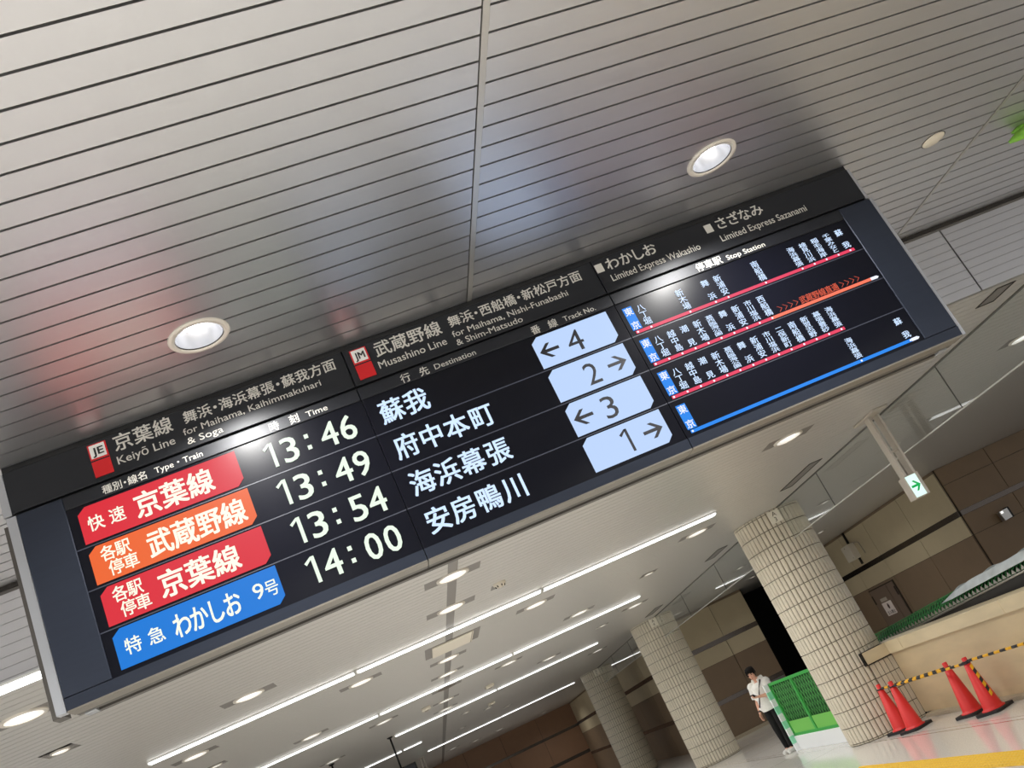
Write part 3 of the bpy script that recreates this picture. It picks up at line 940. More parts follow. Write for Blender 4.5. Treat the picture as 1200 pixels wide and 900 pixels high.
# frame round the screens
BS = ((XL, 0.418), (0.423, 2.107), (2.112, XR))
m = MB(); m.bevel_box(XL, -1.302, YS - 0.004, YS + 0.04, bz(1.350), bz(0.303), 'board_bezel', 0.003, 1); m.build('side_bezel', board)
m = MB(); m.bevel_box(3.850, XR, YS - 0.004, YS + 0.04, bz(1.350), bz(0.303), 'board_bezel', 0.003, 1); m.build('side_bezel', board)
cap_text = ((('種別・線名', -1.062, 0.058, 0.056), ('Type・Train', -0.792, -0.525)), None)
for i, (a, b) in enumerate(BS):
    a2 = max(a, -1.301); b2 = min(b, 3.849)
    m = MB(); m.bevel_box(a2, b2, YS - 0.004, YS + 0.04, bz(0.380), bz(0.303), 'board_caption', 0.003, 1)
    cs = m.build('caption_strip', board)
    eC = 0.0055
    if i == 0:
        lett(cs, row_text, '種別・線名', -1.062, 0.0565, 0.346, PG, 0.056, e=eC)
        lett(cs, latin, 'Type・Train', -0.795, -0.522, 0.362, 0.036, PG, eC, 0.004)
        lett(cs, row_text, '時', -0.101, 0.06, 0.344, PG, 0.062, e=eC); lett(cs, row_text, '刻', 0.021, 0.06, 0.344, PG, 0.062, e=eC)
        lett(cs, latin, 'Time', 0.094, 0.222, 0.364, 0.036, PG, eC, 0.004)
    elif i == 1:
        lett(cs, row_text, '行', 0.713, 0.06, 0.348, PG, 0.062, e=eC); lett(cs, row_text, '先', 0.832, 0.06, 0.348, PG, 0.062, e=eC)
        lett(cs, latin, 'Destination', 0.90, 1.168, 0.366, 0.036, PG, eC, 0.004)
        lett(cs, row_text, '番', 1.572, 0.06, 0.350, PG, 0.062, e=eC); lett(cs, row_text, '線', 1.689, 0.06, 0.350, PG, 0.062, e=eC)
        lett(cs, latin, 'Track No.', 1.764, 1.985, 0.368, 0.036, PG, eC, 0.004)
    else:
        lett(cs, row_text, '停車駅', 2.752, 0.064, 0.342, PG, 0.064, e=eC)
        lett(cs, latin, 'Stop Station', 2.948, 3.236, 0.366, 0.036, PG, eC, 0.006)
    m = MB()                                   # the lower rail leans back a little
    sec = ((YS - 0.004, bz(1.354)), (YS + 0.004, bz(1.415)), (YS + 0.04, bz(1.415)), (YS + 0.04, bz(1.354)))
    m.v += [(a, p[0], p[1]) for p in sec] + [(b, p[0], p[1]) for p in sec]
    for q in ((0, 1, 2, 3), (7, 6, 5, 4), (0, 4, 5, 1), (1, 5, 6, 2), (2, 6, 7, 3), (3, 7, 4, 0)): m.face(q, 'board_bezel')
    m.build('bottom_bezel', board)
    m = MB()
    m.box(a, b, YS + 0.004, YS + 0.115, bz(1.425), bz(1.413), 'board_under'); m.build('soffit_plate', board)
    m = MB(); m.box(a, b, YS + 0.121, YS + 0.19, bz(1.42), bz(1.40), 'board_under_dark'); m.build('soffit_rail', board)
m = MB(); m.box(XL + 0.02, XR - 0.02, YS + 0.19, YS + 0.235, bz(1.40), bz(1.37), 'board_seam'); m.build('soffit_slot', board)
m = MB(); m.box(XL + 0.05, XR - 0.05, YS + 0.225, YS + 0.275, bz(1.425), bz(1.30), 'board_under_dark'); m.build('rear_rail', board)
for x0, x1 in ((XL - 0.055, XL - 0.004), (XR + 0.002, XR + 0.026)):
    m = MB(); m.box(x0, x1, YS + 0.004, YS + 0.06, bz(1.42), bz(0.302), 'board_silver'); m.build('edge_trim', board)
for x0, x1 in ((-1.615, -1.571), (4.09, 4.112)):
    m = MB(); m.box(x0, x1, YS + 0.012, YS + 0.06, bz(0.29), bz(0.036), 'board_silver'); m.build('edge_trim', board)
for x in (XL + 0.03, XR - 0.09):
    m = MB(); m.bevel_box(x, x + 0.06, YS + 0.17, YS + 0.25, bz(1.43), bz(1.40), 'board_silver', 0.004); m.build('end_bracket', board)

# screens
VT, VB = 0.380, 1.353
SC = ((-1.302, 0.418), (0.423, 2.107), (2.112, 3.850))
scr = []
for i, (a, b) in enumerate(SC):
    m = MB(); m.box(a, b, YS + 0.006, YS + 0.03, bz(VB), bz(VT), 'screen_glass')
    scr.append(m.build('screen', board))
    m = MB()
    for k in range(3):
        v = 0.6255 + 0.2393 * k
        m.box(a, b, YS + 0.004, YS + 0.0065, bz(v + 0.003), bz(v - 0.003), 'screen_line')
    m.build('row_divider', scr[i])
eS = -0.0035
def poly(mb, pts, m, e=eS):
    n = len(mb.v)
    mb.v += [uv_pt(u, v, e) for u, v in pts]
    mb.face([n + i for i in reversed(range(len(pts)))], m)
def tile_poly(u0, u1, v0, v1, c0=0.045, c1=0.04):
    return ((u0, v0 + c0 * 0.8), (u0 + c0, v0), (u1, v0), (u1, v1 - c1 * 0.9), (u1 - c1, v1), (u0, v1))
e2 = -0.002
rows = (('led_red', 'rapid'), ('led_orange', 'local'), ('led_red', 'local'), ('led_blue', 'ltd'))
for k, (colm, kind) in enumerate(rows):
    dv = 0.2393 * k
    c = 0.5065 + dv
    m = MB()
    poly(m, tile_poly(-1.249, -0.356, 0.397 + dv, 0.610 + dv), colm)
    if kind == 'rapid':
        kanji(m, '快', -1.168, c, 0.090, 0.095, 'led_cream', e2, 0.012); kanji(m, '速', -1.052, c, 0.090, 0.095, 'led_cream', e2, 0.012)
    elif kind == 'local':
        for ch, u, v in (('各', -1.152, -0.050), ('駅', -1.072, -0.050), ('停', -1.130, 0.042), ('車', -1.050, 0.042)):
            kanji(m, ch, u, c + v, 0.084, 0.092, 'led_cream', e2, 0.014)
    else:
        kanji(m, '特', -1.160, c, 0.090, 0.095, 'led_cream', e2, 0.012); kanji(m, '急', -1.038, c, 0.090, 0.095, 'led_cream', e2, 0.012)
    if k in (0, 2):
        for ch, u in zip('京葉線', (-0.884, -0.736, -0.586)): kanji(m, ch, u, c, 0.148, 0.160, 'led_cream', e2, 0.022)
    elif k == 1:
        for ch, u in zip('武蔵野線', (-0.884, -0.746, -0.607, -0.470)): kanji(m, ch, u, c, 0.139, 0.160, 'led_cream', e2, 0.022)
    else:
        for ch, u in zip('わかしお', (-0.900, -0.810, -0.720, -0.629)): kanji(m, ch, u, c, 0.098, 0.148, 'led_cream', e2, 0.018)
        latin(m, '9', -0.508, -0.452, c + 0.034, 0.088, 'led_cream', e2, 0.004); kanji(m, '号', -0.410, c, 0.080, 0.096, 'led_cream', e2, 0.008)
    m.build('service_tile', scr[0])
    # departure time
    m = MB()
    hh, mm = ('13', '13', '13', '14')[k], ('46', '49', '54', '00')[k]
    for ch, u in zip(hh + mm, (-0.173, -0.062, 0.175, 0.288)):
        w = 0.088 if ch != '1' else 0.052
        if ch == '4': w = 0.098
        if ch == '1': figure_one(m, u, c + 0.077, 0.155, 0.021, 'led_mint', e2)
        else: latin(m, ch, u - w / 2, u + w / 2, c + 0.077, 0.155, 'led_mint', e2, 0.010)
    for v in (-0.036, 0.036):
        poly(m, ((0.036, c + v - 0.013), (0.060, c + v - 0.013), (0.060, c + v + 0.013), (0.036, c + v + 0.013)), 'led_mint', e2)
    m.build('time_readout', scr[0])
    # destination
    m = MB()
    for ch, u in zip(('蘇我', '府中本町', '海浜幕張', '安房鴨川')[k], (0.561, 0.716, 0.873, 1.035)):
        kanji(m, ch, u, c, 0.150, 0.160, 'led_ice', e2, 0.018)
    m.build('destination_name', scr[1])
    # track tile
    m = MB()
    poly(m, tile_poly(1.510, 2.037, 0.397 + dv, 0.612 + dv), 'led_panel')
    left = k in (0, 2)
    ua, ub = (1.532, 1.660) if left else (1.880, 2.008)
    t2, hd_ = 0.0105, 0.050
    poly(m, ((ua + 0.01, c - t2), (ub - 0.01, c - t2), (ub - 0.01, c + t2), (ua + 0.01, c + t2)) if False else ((ua + (0.014 if left else 0), c - t2), (ub - (0 if left else 0.014), c - t2), (ub - (0 if left else 0.014), c + t2), (ua + (0.014 if left else 0), c + t2)), 'led_dark', e2)
    tip, s = (ua, 1) if left else (ub, -1)
    for sg in (-1, 1):
        p = [(tip, c), (tip + s * 0.058, c + sg * hd_), (tip + s * 0.084, c + sg * hd_), (tip + s * 0.030, c)]
        if s * sg < 0: p = p[::-1]
        poly(m, p, 'led_dark', e2 + 0.0004)
    un = 1.770
    d = '4231'[k]
    w = {'4': 0.104, '2': 0.088, '3': 0.086, '1': 0.050}[d]
    if d == '1': figure_one(m, un, c + 0.074, 0.148, 0.017, 'led_dark', e2)
    else: latin(m, d, un - w / 2, un + w / 2, c + 0.074, 0.148, 'led_dark', e2, 0.0)
    m.build('track_tile', scr[1])

# stopping patterns on the right-hand screen
D0 = 2.258; DP = 0.0937
stops = (((0, '八丁堀'), (3, '新木場'), (5, '舞浜'), (6, '新浦安'), (9, '南船橋'), (12, '海浜幕張'), (13, '検見川浜'), (14, '稲毛海岸'), (15, '千葉みなと'), (16, '蘇我')),
         ((0, '八丁堀'), (1, '越中島'), (2, '潮見'), (3, '新木場'), (4, '葛西臨海公園'), (5, '舞浜'), (6, '新浦安'), (7, '市川塩浜'), (8, '西船橋')),
         ((0, '八丁堀'), (1, '越中島'), (2, '潮見'), (3, '新木場'), (4, '葛西臨海公園'), (5, '舞浜'), (6, '新浦安'), (7, '市川塩浜'), (8, '二俣新町'), (9, '南船橋'), (10, '新習志野'), (11, '幕張豊砂'), (12, '海浜幕張')),
         ((12, '海浜幕張'), (16, '蘇我')))
for k in range(4):
    dv = 0.2393 * k
    m = MB()
    poly(m, ((2.139, 0.423 + dv), (2.204, 0.423 + dv), (2.204, 0.588 + dv), (2.139, 0.588 + dv)), 'led_line_blue')
    kanji(m, '東', 2.171, 0.456 + dv, 0.058, 0.058, 'led_white', e2, 0.014)
    kanji(m, '京', 2.171, 0.557 + dv, 0.058, 0.058, 'led_white', e2, 0.014)
    m.build('origin_tag', scr[2])
    m = MB()
    v = 0.604 + dv; hw = 0.0105
    def bar(u0, u1, mm, e=eS): poly(m, ((u0, v - hw), (u1, v - hw), (u1, v + hw), (u0, v + hw)), mm, e)
    if k == 0: bar(2.15, 3.790, 'led_line_red')
    if k == 1: bar(2.15, 3.004, 'led_line_red'); bar(3.004, 3.780, 'led_line_orange')
    if k == 2: bar(2.15, 3.408, 'led_line_red')
    if k == 3: bar(2.15, 3.765, 'led_line_blue')
    if k in (1, 3):
        poly(m, ((3.765, v - hw), (3.812, v - hw), (3.828, v), (3.812, v + hw), (3.765, v + hw)), 'led_white', eS + 0.0002)
    dots = [2.163] + [D0 + DP * i for i, _ in stops[k]]
    for u in dots:
        poly(m, [(u + 0.0075 * math.cos(a * PI / 4), v + 0.0075 * math.sin(a * PI / 4)) for a in range(8)], 'led_white', e2)
    for i, name in stops[k]:
        u = D0 + DP * i - 0.003; n = len(name)
        top, hgt = 0.432 + dv, 0.152
        if n == 2:
            kanji(m, name[0], u, top + 0.026, 0.056, 0.052, 'led_ice', e2, 0.014); kanji(m, name[1], u, top + hgt - 0.026, 0.056, 0.052, 'led_ice', e2, 0.014)
        else:
            for j, ch in enumerate(name):
                kanji(m, ch, u, top + hgt * (j + 0.5) / n, 0.056, hgt / n * 1.04, 'led_ice', e2, 0.012)
    if k == 1:
        for j, ch in enumerate('武蔵野線直通'): kanji(m, ch, 3.262 + 0.049 * j, 0.804, 0.050, 0.056, 'led_amber', e2, 0.012)
        for base in (3.075, 3.548):
            for j in range(4):
                u = base + 0.040 * j; w = 0.030; q = 0.005
                poly(m, ((u, 0.784), (u + q, 0.784), (u + w, 0.804), (u + w - q, 0.804)), 'led_amber', e2)
                poly(m, ((u + w - q, 0.804), (u + w, 0.804), (u + q, 0.824), (u, 0.824)), 'led_amber', e2)
    m.build('stop_list', scr[2])

# ------------------------------------------------------------------ traffic cones and bars
def cone(x, y, label, rot=0.0):
    t = thing('traffic_cone', label, 'traffic cone', (x, y, 0), 'red traffic cones by the parapet')
    b = MB()
    ca, sa = math.cos(rot), math.sin(rot)
    pts = []
    for i in range(8):
        a = PI / 8 + i * PI / 4
        r = 0.205
        pts.append((r * math.cos(a), r * math.sin(a)))
    sq = [(-0.19, -0.15), (-0.15, -0.19), (0.15, -0.19), (0.19, -0.15), (0.19, 0.15), (0.15, 0.19), (-0.15, 0.19), (-0.19, 0.15)]
    sq = [(x + p[0] * ca - p[1] * sa, y + p[0] * sa + p[1] * ca) for p in sq]
    n = len(b.v)
    for z in (0.0, 0.035):
        b.v += [(p[0], p[1], z) for p in sq]
    b.face([n + i for i in reversed(range(8))], 'rubber_black'); b.face([n + 8 + i for i in range(8)], 'rubber_black')
    for i in range(8):
        j = (i + 1) % 8
        b.face((n + i, n + j, n + 8 + j, n + 8 + i), 'rubber_black')
    b.build('base_plate', t)
    c = MB()
    c.lathe(((0.150, 0.035), (0.150, 0.046), (0.128, 0.056), (0.122, 0.07), (0.046, 0.615), (0.032, 0.62), (0.034, 0.69), (0.028, 0.70), (0.0, 0.702)), x, y, 0, 'cone_red', 28)
    c.build('cone_body', t)
    return t
CN = dict(A=(6.54, 14.36), B=(6.51, 13.88), C=(6.76, 12.68), D=(6.71, 12.08))
tA = cone(*CN['A'], 'red traffic cone farthest left, closest to the tiled column', 0.2)
tB = cone(*CN['B'], 'red traffic cone second from the column, overlapping the farthest one', 0.35)
tC = cone(*CN['C'], 'plain red traffic cone third from the column, in front of the marble parapet', 0.25)
tD = cone(*CN['D'], 'red traffic cone with a black and yellow striped tape, nearest the viewer', 0.4)
tp = MB()          # striped tape on the cone's flank
def cone_pt(a, z, off=0.004):
    r = 0.122 + (0.046 - 0.122) * (z - 0.07) / 0.545 + off
    return (CN['D'][0] + r * math.cos(a), CN['D'][1] + r * math.sin(a), z)
A0 = math.radians(-78)
for i in range(7):
    za, zb = 0.60 - 0.058 * i, 0.60 - 0.058 * (i + 1)
    mt = 'bar_yellow' if i % 2 == 0 else 'bar_black'
    def ww(z): return 0.024 / (0.122 + (0.046 - 0.122) * (z - 0.07) / 0.545)
    n = 5
    for q in range(n):
        s0, s1 = -1 + 2 * q / n, -1 + 2 * (q + 1) / n
        f = lambda s, z: cone_pt(A0 + s * ww(z), z + s * 0.014)
        tp.quad(f(s0, zb), f(s1, zb), f(s1, za), f(s0, za), mt)
tp.build('striped_tape', tD)

def cone_bar(p, q, z0, z1, label, n=11, ph=0):
    P, Q = Vector((p[0], p[1], z0)), Vector((q[0], q[1], z1))
    t = thing('cone_bar', label, 'barrier bar', tuple(P), 'striped bars between the cones')
    d = (Q - P).normalized()
    A, B = P + d * 0.045, Q - d * 0.045
    m = MB()
    for i in range(n):
        a, b = A.lerp(B, i / n), A.lerp(B, (i + 1) / n)
        m.tube((a, b), 0.017, 'bar_black' if (i + ph) % 2 == 0 else 'bar_yellow', 12)
    m.build('bar', t)
    for e in (P, Q):
        r = MB()
        ring = [(e.x + 0.046 * math.cos(2 * PI * i / 16), e.y + 0.046 * math.sin(2 * PI * i / 16), e.z) for i in range(17)]
        r.tube(ring, 0.009, 'bar_black', 8, cap=False); r.build('end_ring', t)
cone_bar(CN['A'], CN['C'], 0.628, 0.628, 'black and yellow bar from the farthest cone to the third cone', 17)
cone_bar(CN['B'], CN['D'], 0.628, 0.628, 'black and yellow bar from the second cone to the taped cone', 17)
cone_bar(CN['D'], (6.86, 10.0), 0.648, 0.648, 'black and yellow bar leading from the taped cone out of the picture', 17)
tE = cone(6.86, 10.0, 'red traffic cone just outside the right edge of the photograph', 0.2)

# ------------------------------------------------------------------ green mesh fence beside the column
fx, fy0, fy1, fz0, fz1 = 6.45, 15.98, 18.40, 0.25, 1.26
t = thing('mesh_fence', 'green mesh construction fence with white skirt between the column and the person', 'fence', (fx, 17, 0))
m = MB()
for a, b, z0, z1 in ((fy0, fy1, fz1 - 0.05, fz1), (fy0, fy1, fz0, fz0 + 0.05), (fy0, fy0 + 0.05, fz0, fz1), (fy1 - 0.05, fy1, fz0, fz1)):
    m.box(fx - 0.02, fx + 0.02, a, b, z0, z1, 'fence_green')
m.build('frame', t)
m = MB(); m.box(fx - 0.022, fx + 0.02, 17.17, 17.25, fz0, fz1, 'fence_green'); m.build('mid_post', t)
for a, b in ((fy0 + 0.07, 17.15), (17.27, fy1 - 0.07)):
    m = MB(); m.box(fx - 0.012, fx + 0.0, a, b, fz0 + 0.05, 0.52, 'fence_panel'); m.build('kick_panel', t)
m = MB()                                        # expanded-metal lattice
z0, z1 = 0.53, fz1 - 0.05
L = z1 - z0
st = 0.12
yy = fy0 - L * 0.55
while yy < fy1:
    for sg in (1, -1):
        a = (yy if sg > 0 else yy + L * 0.55, z0); b = (yy + L * 0.55 if sg > 0 else yy, z1)
        def clip(p, q):
            (ya, za), (yb, zb) = p, q
            if ya > yb: ya, za, yb, zb = yb, zb, ya, za
            if yb <= fy0 + 0.05 or ya >= fy1 - 0.05: return None
            f = lambda Y: za + (zb - za) * (Y - ya) / (yb - ya)
            na, nb = max(ya, fy0 + 0.05), min(yb, fy1 - 0.05)
            return (na, f(na)), (nb, f(nb))
        c = clip(a, b)
        if c: m.tube(((fx, c[0][0], c[0][1]), (fx, c[1][0], c[1][1])), 0.007, 'fence_net', 5)
    yy += st
m.build('mesh_panel', t)
m = MB(); m.box(fx + 0.03, fx + 0.034, fy0, fy1, 0.30, fz1 - 0.02, 'fence_sheet'); m.build('backing_net', t)
m = MB()
n = 9
for i in range(n):
    za, zb = fz1 * i / n, fz1 * (i + 1) / n
    m.box(fx - 0.11, fx + 0.03, fy1, fy1 + 0.05, za, zb + 0.0, 'fence_mint' if i % 2 else 'fence_white')
m.build('end_post', t)
m = MB(); m.bevel_box(fx - 0.035, fx + 0.035, fy0, fy1, 0.0, fz0, 'fence_white', 0.008); m.build('skirt', t)

# ------------------------------------------------------------------ barricade, net and plastic sheet behind the parapet
bx = 7.62
t = thing('net_barricade', 'green netted barricade with pale rail behind the marble parapet', 'barricade', (bx, 12, 0))
ya, yb = 8.0, 16.2
def bzr(y, a, b): return a + (b - a) * (y - 15.5) / (11.3 - 15.5)
m = MB()
for z_a, z_b, y_a, y_b in ((0.3, 1.0, 0, 0),):
    n = len(m.v)
    m.v += [(bx, ya, 0.0), (bx, yb, 0.0), (bx, yb, bzr(yb, 1.095, 1.305)), (bx, ya, bzr(ya, 1.095, 1.305)),
            (bx + 0.04, ya, 0.0), (bx + 0.04, yb, 0.0), (bx + 0.04, yb, bzr(yb, 1.095, 1.305)), (bx + 0.04, ya, bzr(ya, 1.095, 1.305))]
    for q in ((0, 1, 2, 3), (4, 7, 6, 5), (3, 2, 6, 7), (0, 3, 7, 4), (1, 5, 6, 2)): m.face([n + i for i in q], 'handrail_black')
m.build('balustrade_panel', t)
m = MB(); m.tube(((bx - 0.01, ya, bzr(ya, 1.112, 1.322)), (bx - 0.01, yb, bzr(yb, 1.112, 1.322))), 0.017, 'rail_alu', 10); m.build('rail', t)
m = MB()
NB = 150
random.seed(4)
rowz = []
for j in range(5):
    rowz.append([])
    for i in range(NB + 1):
        y = ya + (yb - ya) * i / NB
        base = bzr(y, 1.125, 1.335); h = 0.19 * (0.85 + 0.15 * math.sin(i * 0.37) + 0.08 * math.sin(i * 1.3))
        rowz[j].append(len(m.v))
        m.v.append((bx + 0.03 + 0.02 * math.sin(i * 0.9 + j) + 0.05 * j, y, base + h * j / 4))
for j in range(4):
    for i in range(NB): m.face((rowz[j][i], rowz[j][i + 1], rowz[j + 1][i + 1], rowz[j + 1][i]), 'net_dark', True)
m.build('net_sheet', t)
m = MB()
for i in range(0, 92):
    y = ya + 0.09 * i
    base = bzr(y, 1.125, 1.335)
    for sg in (1, -1):
        m.tube(((bx - 0.004, y, base), (bx + 0.10, y + sg * 0.12, base + 0.17)), 0.0065, 'net_green', 5)
m.tube(((bx + 0.1, ya, bzr(ya, 1.30, 1.51)), (bx + 0.1, yb, bzr(yb, 1.30, 1.51))), 0.009, 'net_green', 6)
m.build('net_cord', t)
m = MB()
for i in range(70):
    y = ya + 0.115 * i
    b_ = bzr(y, 1.135, 1.345)
    n = len(m.v)
    m.v += [(bx - 0.022, y, b_), (bx - 0.022, y + 0.10, b_), (bx - 0.022, y + 0.05, b_ + 0.055), (bx - 0.014, y, b_), (bx - 0.014, y + 0.10, b_), (bx - 0.014, y + 0.05, b_ + 0.055)]
    for q in ((0, 2, 1), (3, 4, 5), (0, 1, 4, 3), (1, 2, 5, 4), (2, 0, 3, 5)): m.face([n + k for k in q], 'rail_alu')
o = m.build('edge_bunting', t); o['kind'] = 'stuff'
# the plastic sheet thrown over it
m = MB()
NI, NJ = 60, 6
for i in range(NI + 1):
    f = i / NI
    y = 13.05 - 4.2 * f
    lo_ = bzr(y, 1.215, 1.425)
    hi = bzr(y, 1.300, 1.505) + 0.035 * min(1, max(0, (13.0 - y) / 0.45)) + 0.003 * math.sin(i * 0.8)
    for j in range(NJ + 1):
        g = j / NJ
        m.v.append((bx - 0.03 + 0.05 * g + 0.008 * math.sin(i * 0.45 + 2.1 * g) + 0.006 * (abs(math.sin(i * 0.9)) ** 6), y + 0.35 * (1 - g) * (1 if i == 0 else 0.3), lo_ + (hi - lo_) * g))
for i in range(NI):
    for j in range(NJ):
        a = i * (NJ + 1) + j
        m.face((a, a + NJ + 1, a + NJ + 2, a + 1), 'sheet_plastic', True)
n0 = len(m.v)                                  # it runs back over the opening
for i in range(NI + 1):
    x, y, z = m.v[i * (NJ + 1) + NJ]
    for j in range(4): m.v.append((x + 0.35 * j, y - 0.03 * j, z + 0.02 * math.sin(j + i * 0.5) - 0.03 * j))
for i in range(NI):
    for j in range(3):
        a = n0 + i * 4 + j
        m.face((a, a + 4, a + 5, a + 1), 'sheet_plastic', True)
o = m.build('plastic_sheet'); tag(o, 'crumpled white plastic sheet thrown over the green net at the right', 'plastic sheet')
sm = o.modifiers.new('thickness', 'SOLIDIFY'); sm.thickness = 0.004

# ------------------------------------------------------------------ things on the right walls
wx = 12.82
t = thing('wall_device', 'cream equipment box with dark cable high on the right wall', 'equipment box', (wx, 25.15, 3.1))
m = MB(); m.bevel_box(wx - 0.2, wx, 24.93, 25.42, 2.90, 3.34, 'cream_plastic', 0.02); m.build('casing', t)
m = MB(); m.tube(((wx - 0.03, 25.18, 3.34), (wx - 0.03, 25.18, 3.68)), 0.035, 'dark_gap', 8)
m.tube(((wx - 0.03, 25.05, 2.9), (wx - 0.03, 25.05, 2.72)), 0.035, 'dark_gap', 8); m.build('cable', t)
m = MB()
for z, y in ((3.28, 25.2), (2.96, 25.0)): m.tube(((wx - 0.205, y, z), (wx - 0.195, y, z)), 0.018, 'cream_dark', 8)
m.build('screw', t)
m = MB(); m.tube(((wx - 0.02, 24.9, 3.3), (wx - 0.1, 24.66, 3.3), (wx - 0.1, 24.5, 3.25), (wx - 0.1, 24.46, 2.92)), 0.014, 'cream_dark', 8); m.build('bracket', t)

t = thing('wall_lamp', 'small silver wall lamp on the dark brown wall at the right', 'wall lamp', (13.7, 19.9, 2.18))
m = MB(); m.prism(((13.57, 2.28), (13.80, 2.29), (13.80, 2.07), (13.60, 2.06)), 19.74, 19.86, 'steel'); m.build('casing', t)
m = MB(); m.box(13.81, 13.86, 19.76, 19.9, 2.06, 2.31, 'black_metal'); m.build('side_plate', t)
m = MB(); m.box(13.60, 13.66, 19.732, 19.742, 2.22, 2.27, 'lamp_soft'); m.build('reflector', t)

t = thing('door_notice', 'white notice with a figure and a line of characters on the brown door', 'notice', (wx - 0.05, 25, 1.4))
m = MB(); m.box(wx - 0.055, wx - 0.046, 24.70, 25.24, 1.23, 1.59, 'paper_white'); m.build('sheet', t)
m = MB(); X = wx - 0.058
m.box(X, X + 0.004, 24.92, 24.98, 1.40, 1.54, 'ink_brown'); m.box(X, X + 0.004, 24.90, 25.0, 1.43, 1.50, 'ink_brown'); m.build('figure', t)
m = MB()
for i, ch in enumerate('立入禁止'):
    put(m, ch, lambda x, y, i=i: (X, 25.18 - i * 0.115 - x * 0.11, 1.265 + y * 0.105), 'print_black', 0.02)
m.build('lettering', t)
o = MB(); o.box(wx - 0.055, wx - 0.046, 24.83, 25.20, 1.62, 1.71, 'paper_grey'); o = o.build('door_plate')
tag(o, 'small grey name plate above the white notice on the brown door', 'plate')

# artificial leaf at the right edge, hung from the high ceiling
lx, ly, lz = 5.80, 5.62, 4.36
t = thing('hanging_leaf', 'bright green leaf spray hanging from the ceiling at the right edge', 'leaf', (lx, ly, lz))
m = MB()
def leaf(b, tip, w, m):
    b, tip = Vector(b), Vector(tip); d = tip - b; side = d.cross(Vector((0, 1, 0))).normalized()
    n = 8; n0 = len(m.v)
    for i in range(n + 1):
        f = i / n; ww = w * math.sin(PI * min(1, f * 0.92 + 0.04)) ** 0.8
        c = b + d * f + Vector((0, -0.03 * math.sin(PI * f), 0))
        for s in (-1, 0, 1): m.v.append(tuple(c + side * ww * s + Vector((0, 0.012 * abs(s), 0))))
    for i in range(n):
        for s in range(2):
            a = n0 + i * 3 + s
            m.face((a, a + 3, a + 4, a + 1), 'leaf_green', True)
leaf((lx + 0.36, ly, lz + 0.02), (lx - 0.09, ly, lz - 0.055), 0.05, m)
leaf((lx + 0.40, ly + 0.01, lz + 0.03), (lx + 0.0, ly + 0.02, lz + 0.02), 0.045, m)
leaf((lx + 0.42, ly - 0.01, lz - 0.02), (lx + 0.04, ly - 0.02, lz - 0.09), 0.04, m)
o = m.build('leaves', t); sm = o.modifiers.new('thickness', 'SOLIDIFY'); sm.thickness = 0.003
m = MB(); m.tube(((lx + 0.40, ly, lz), (lx + 0.46, ly, ZU)), 0.006, 'leaf_green', 6); m.build('stem', t)

# ------------------------------------------------------------------ the person
PX, PY = 6.42, 18.82
F = Vector((-0.80, -0.60, 0)).normalized()        # the way the body faces
RT = Vector((F.y, -F.x, 0))                        # the person's right
def pp(f, r, z): 
    q = Vector((PX, PY, 0)) + F * f + RT * r
    return (q.x, q.y, z)
BR = Matrix((( -RT.x, F.x, 0), (-RT.y, F.y, 0), (0, 0, 1)))   # local x = left, y = forward
def remeshed(mb, name, parent, m, voxel, smooth=3):
    o = mb.build(name, parent)
    r = o.modifiers.new('union', 'REMESH'); r.mode = 'VOXEL'; r.voxel_size = voxel; r.use_smooth_shade = True
    s = o.modifiers.new('soften', 'SMOOTH'); s.iterations = smooth; s.factor = 0.5
    dg = bpy.context.evaluated_depsgraph_get(); dg.update()
    me = bpy.data.meshes.new_from_object(o.evaluated_get(dg))
    o.modifiers.clear(); o.data = me
    me.materials.clear(); me.materials.append(MATS[m])
    me.polygons.foreach_set('material_index', [0] * len(me.polygons)); me.polygons.foreach_set('use_smooth', [True] * len(me.polygons))
    return o
person = thing('person', 'person in white short-sleeved hooded shirt and black trousers looking at a phone', 'person', (PX, PY, 0))
body = MB()
SK = 'skin'
hipR, hipL = (0, 0.085, 0.86), (0, -0.085, 0.86)
legs = (((0, 0.085, 0.86), (0.02, 0.09, 0.47), (-0.01, 0.08, 0.085), (0.11, 0.10, 0.035)),
        ((0, -0.085, 0.86), (0.05, -0.08, 0.47), (0.05, -0.055, 0.085), (0.17, -0.05, 0.035)))
for L in legs:
    h_, k_, a_, t_ = [pp(*q) for q in L]
    body.tube((h_, Vector(h_).lerp(Vector(k_), 0.5), k_, Vector(k_).lerp(Vector(a_), 0.35), a_), (0.082, 0.072, 0.052, 0.054, 0.036), SK, 12)
    body.ball(k_, 0.052, 0.052, 0.055, SK)
    body.tube((a_, t_), (0.04, 0.032), SK, 10); body.ball(t_, 0.034, 0.034, 0.03, SK); body.ball(a_, 0.04, 0.04, 0.045, SK)
body.ball(pp(0, 0, 0.90), 0.155, 0.105, 0.12, SK, BR)
body.tube((pp(0, 0, 0.90), pp(0.01, 0, 1.08), pp(0.0, 0, 1.26), pp(-0.01, 0, 1.36)), (0.125, 0.115, 0.14, 0.09), SK, 16)
body.ball(pp(0.0, 0, 1.27), 0.165, 0.10, 0.11, SK, BR)
body.tube((pp(-0.01, 0, 1.34), pp(0.02, 0, 1.45)), (0.054, 0.05), SK, 12)
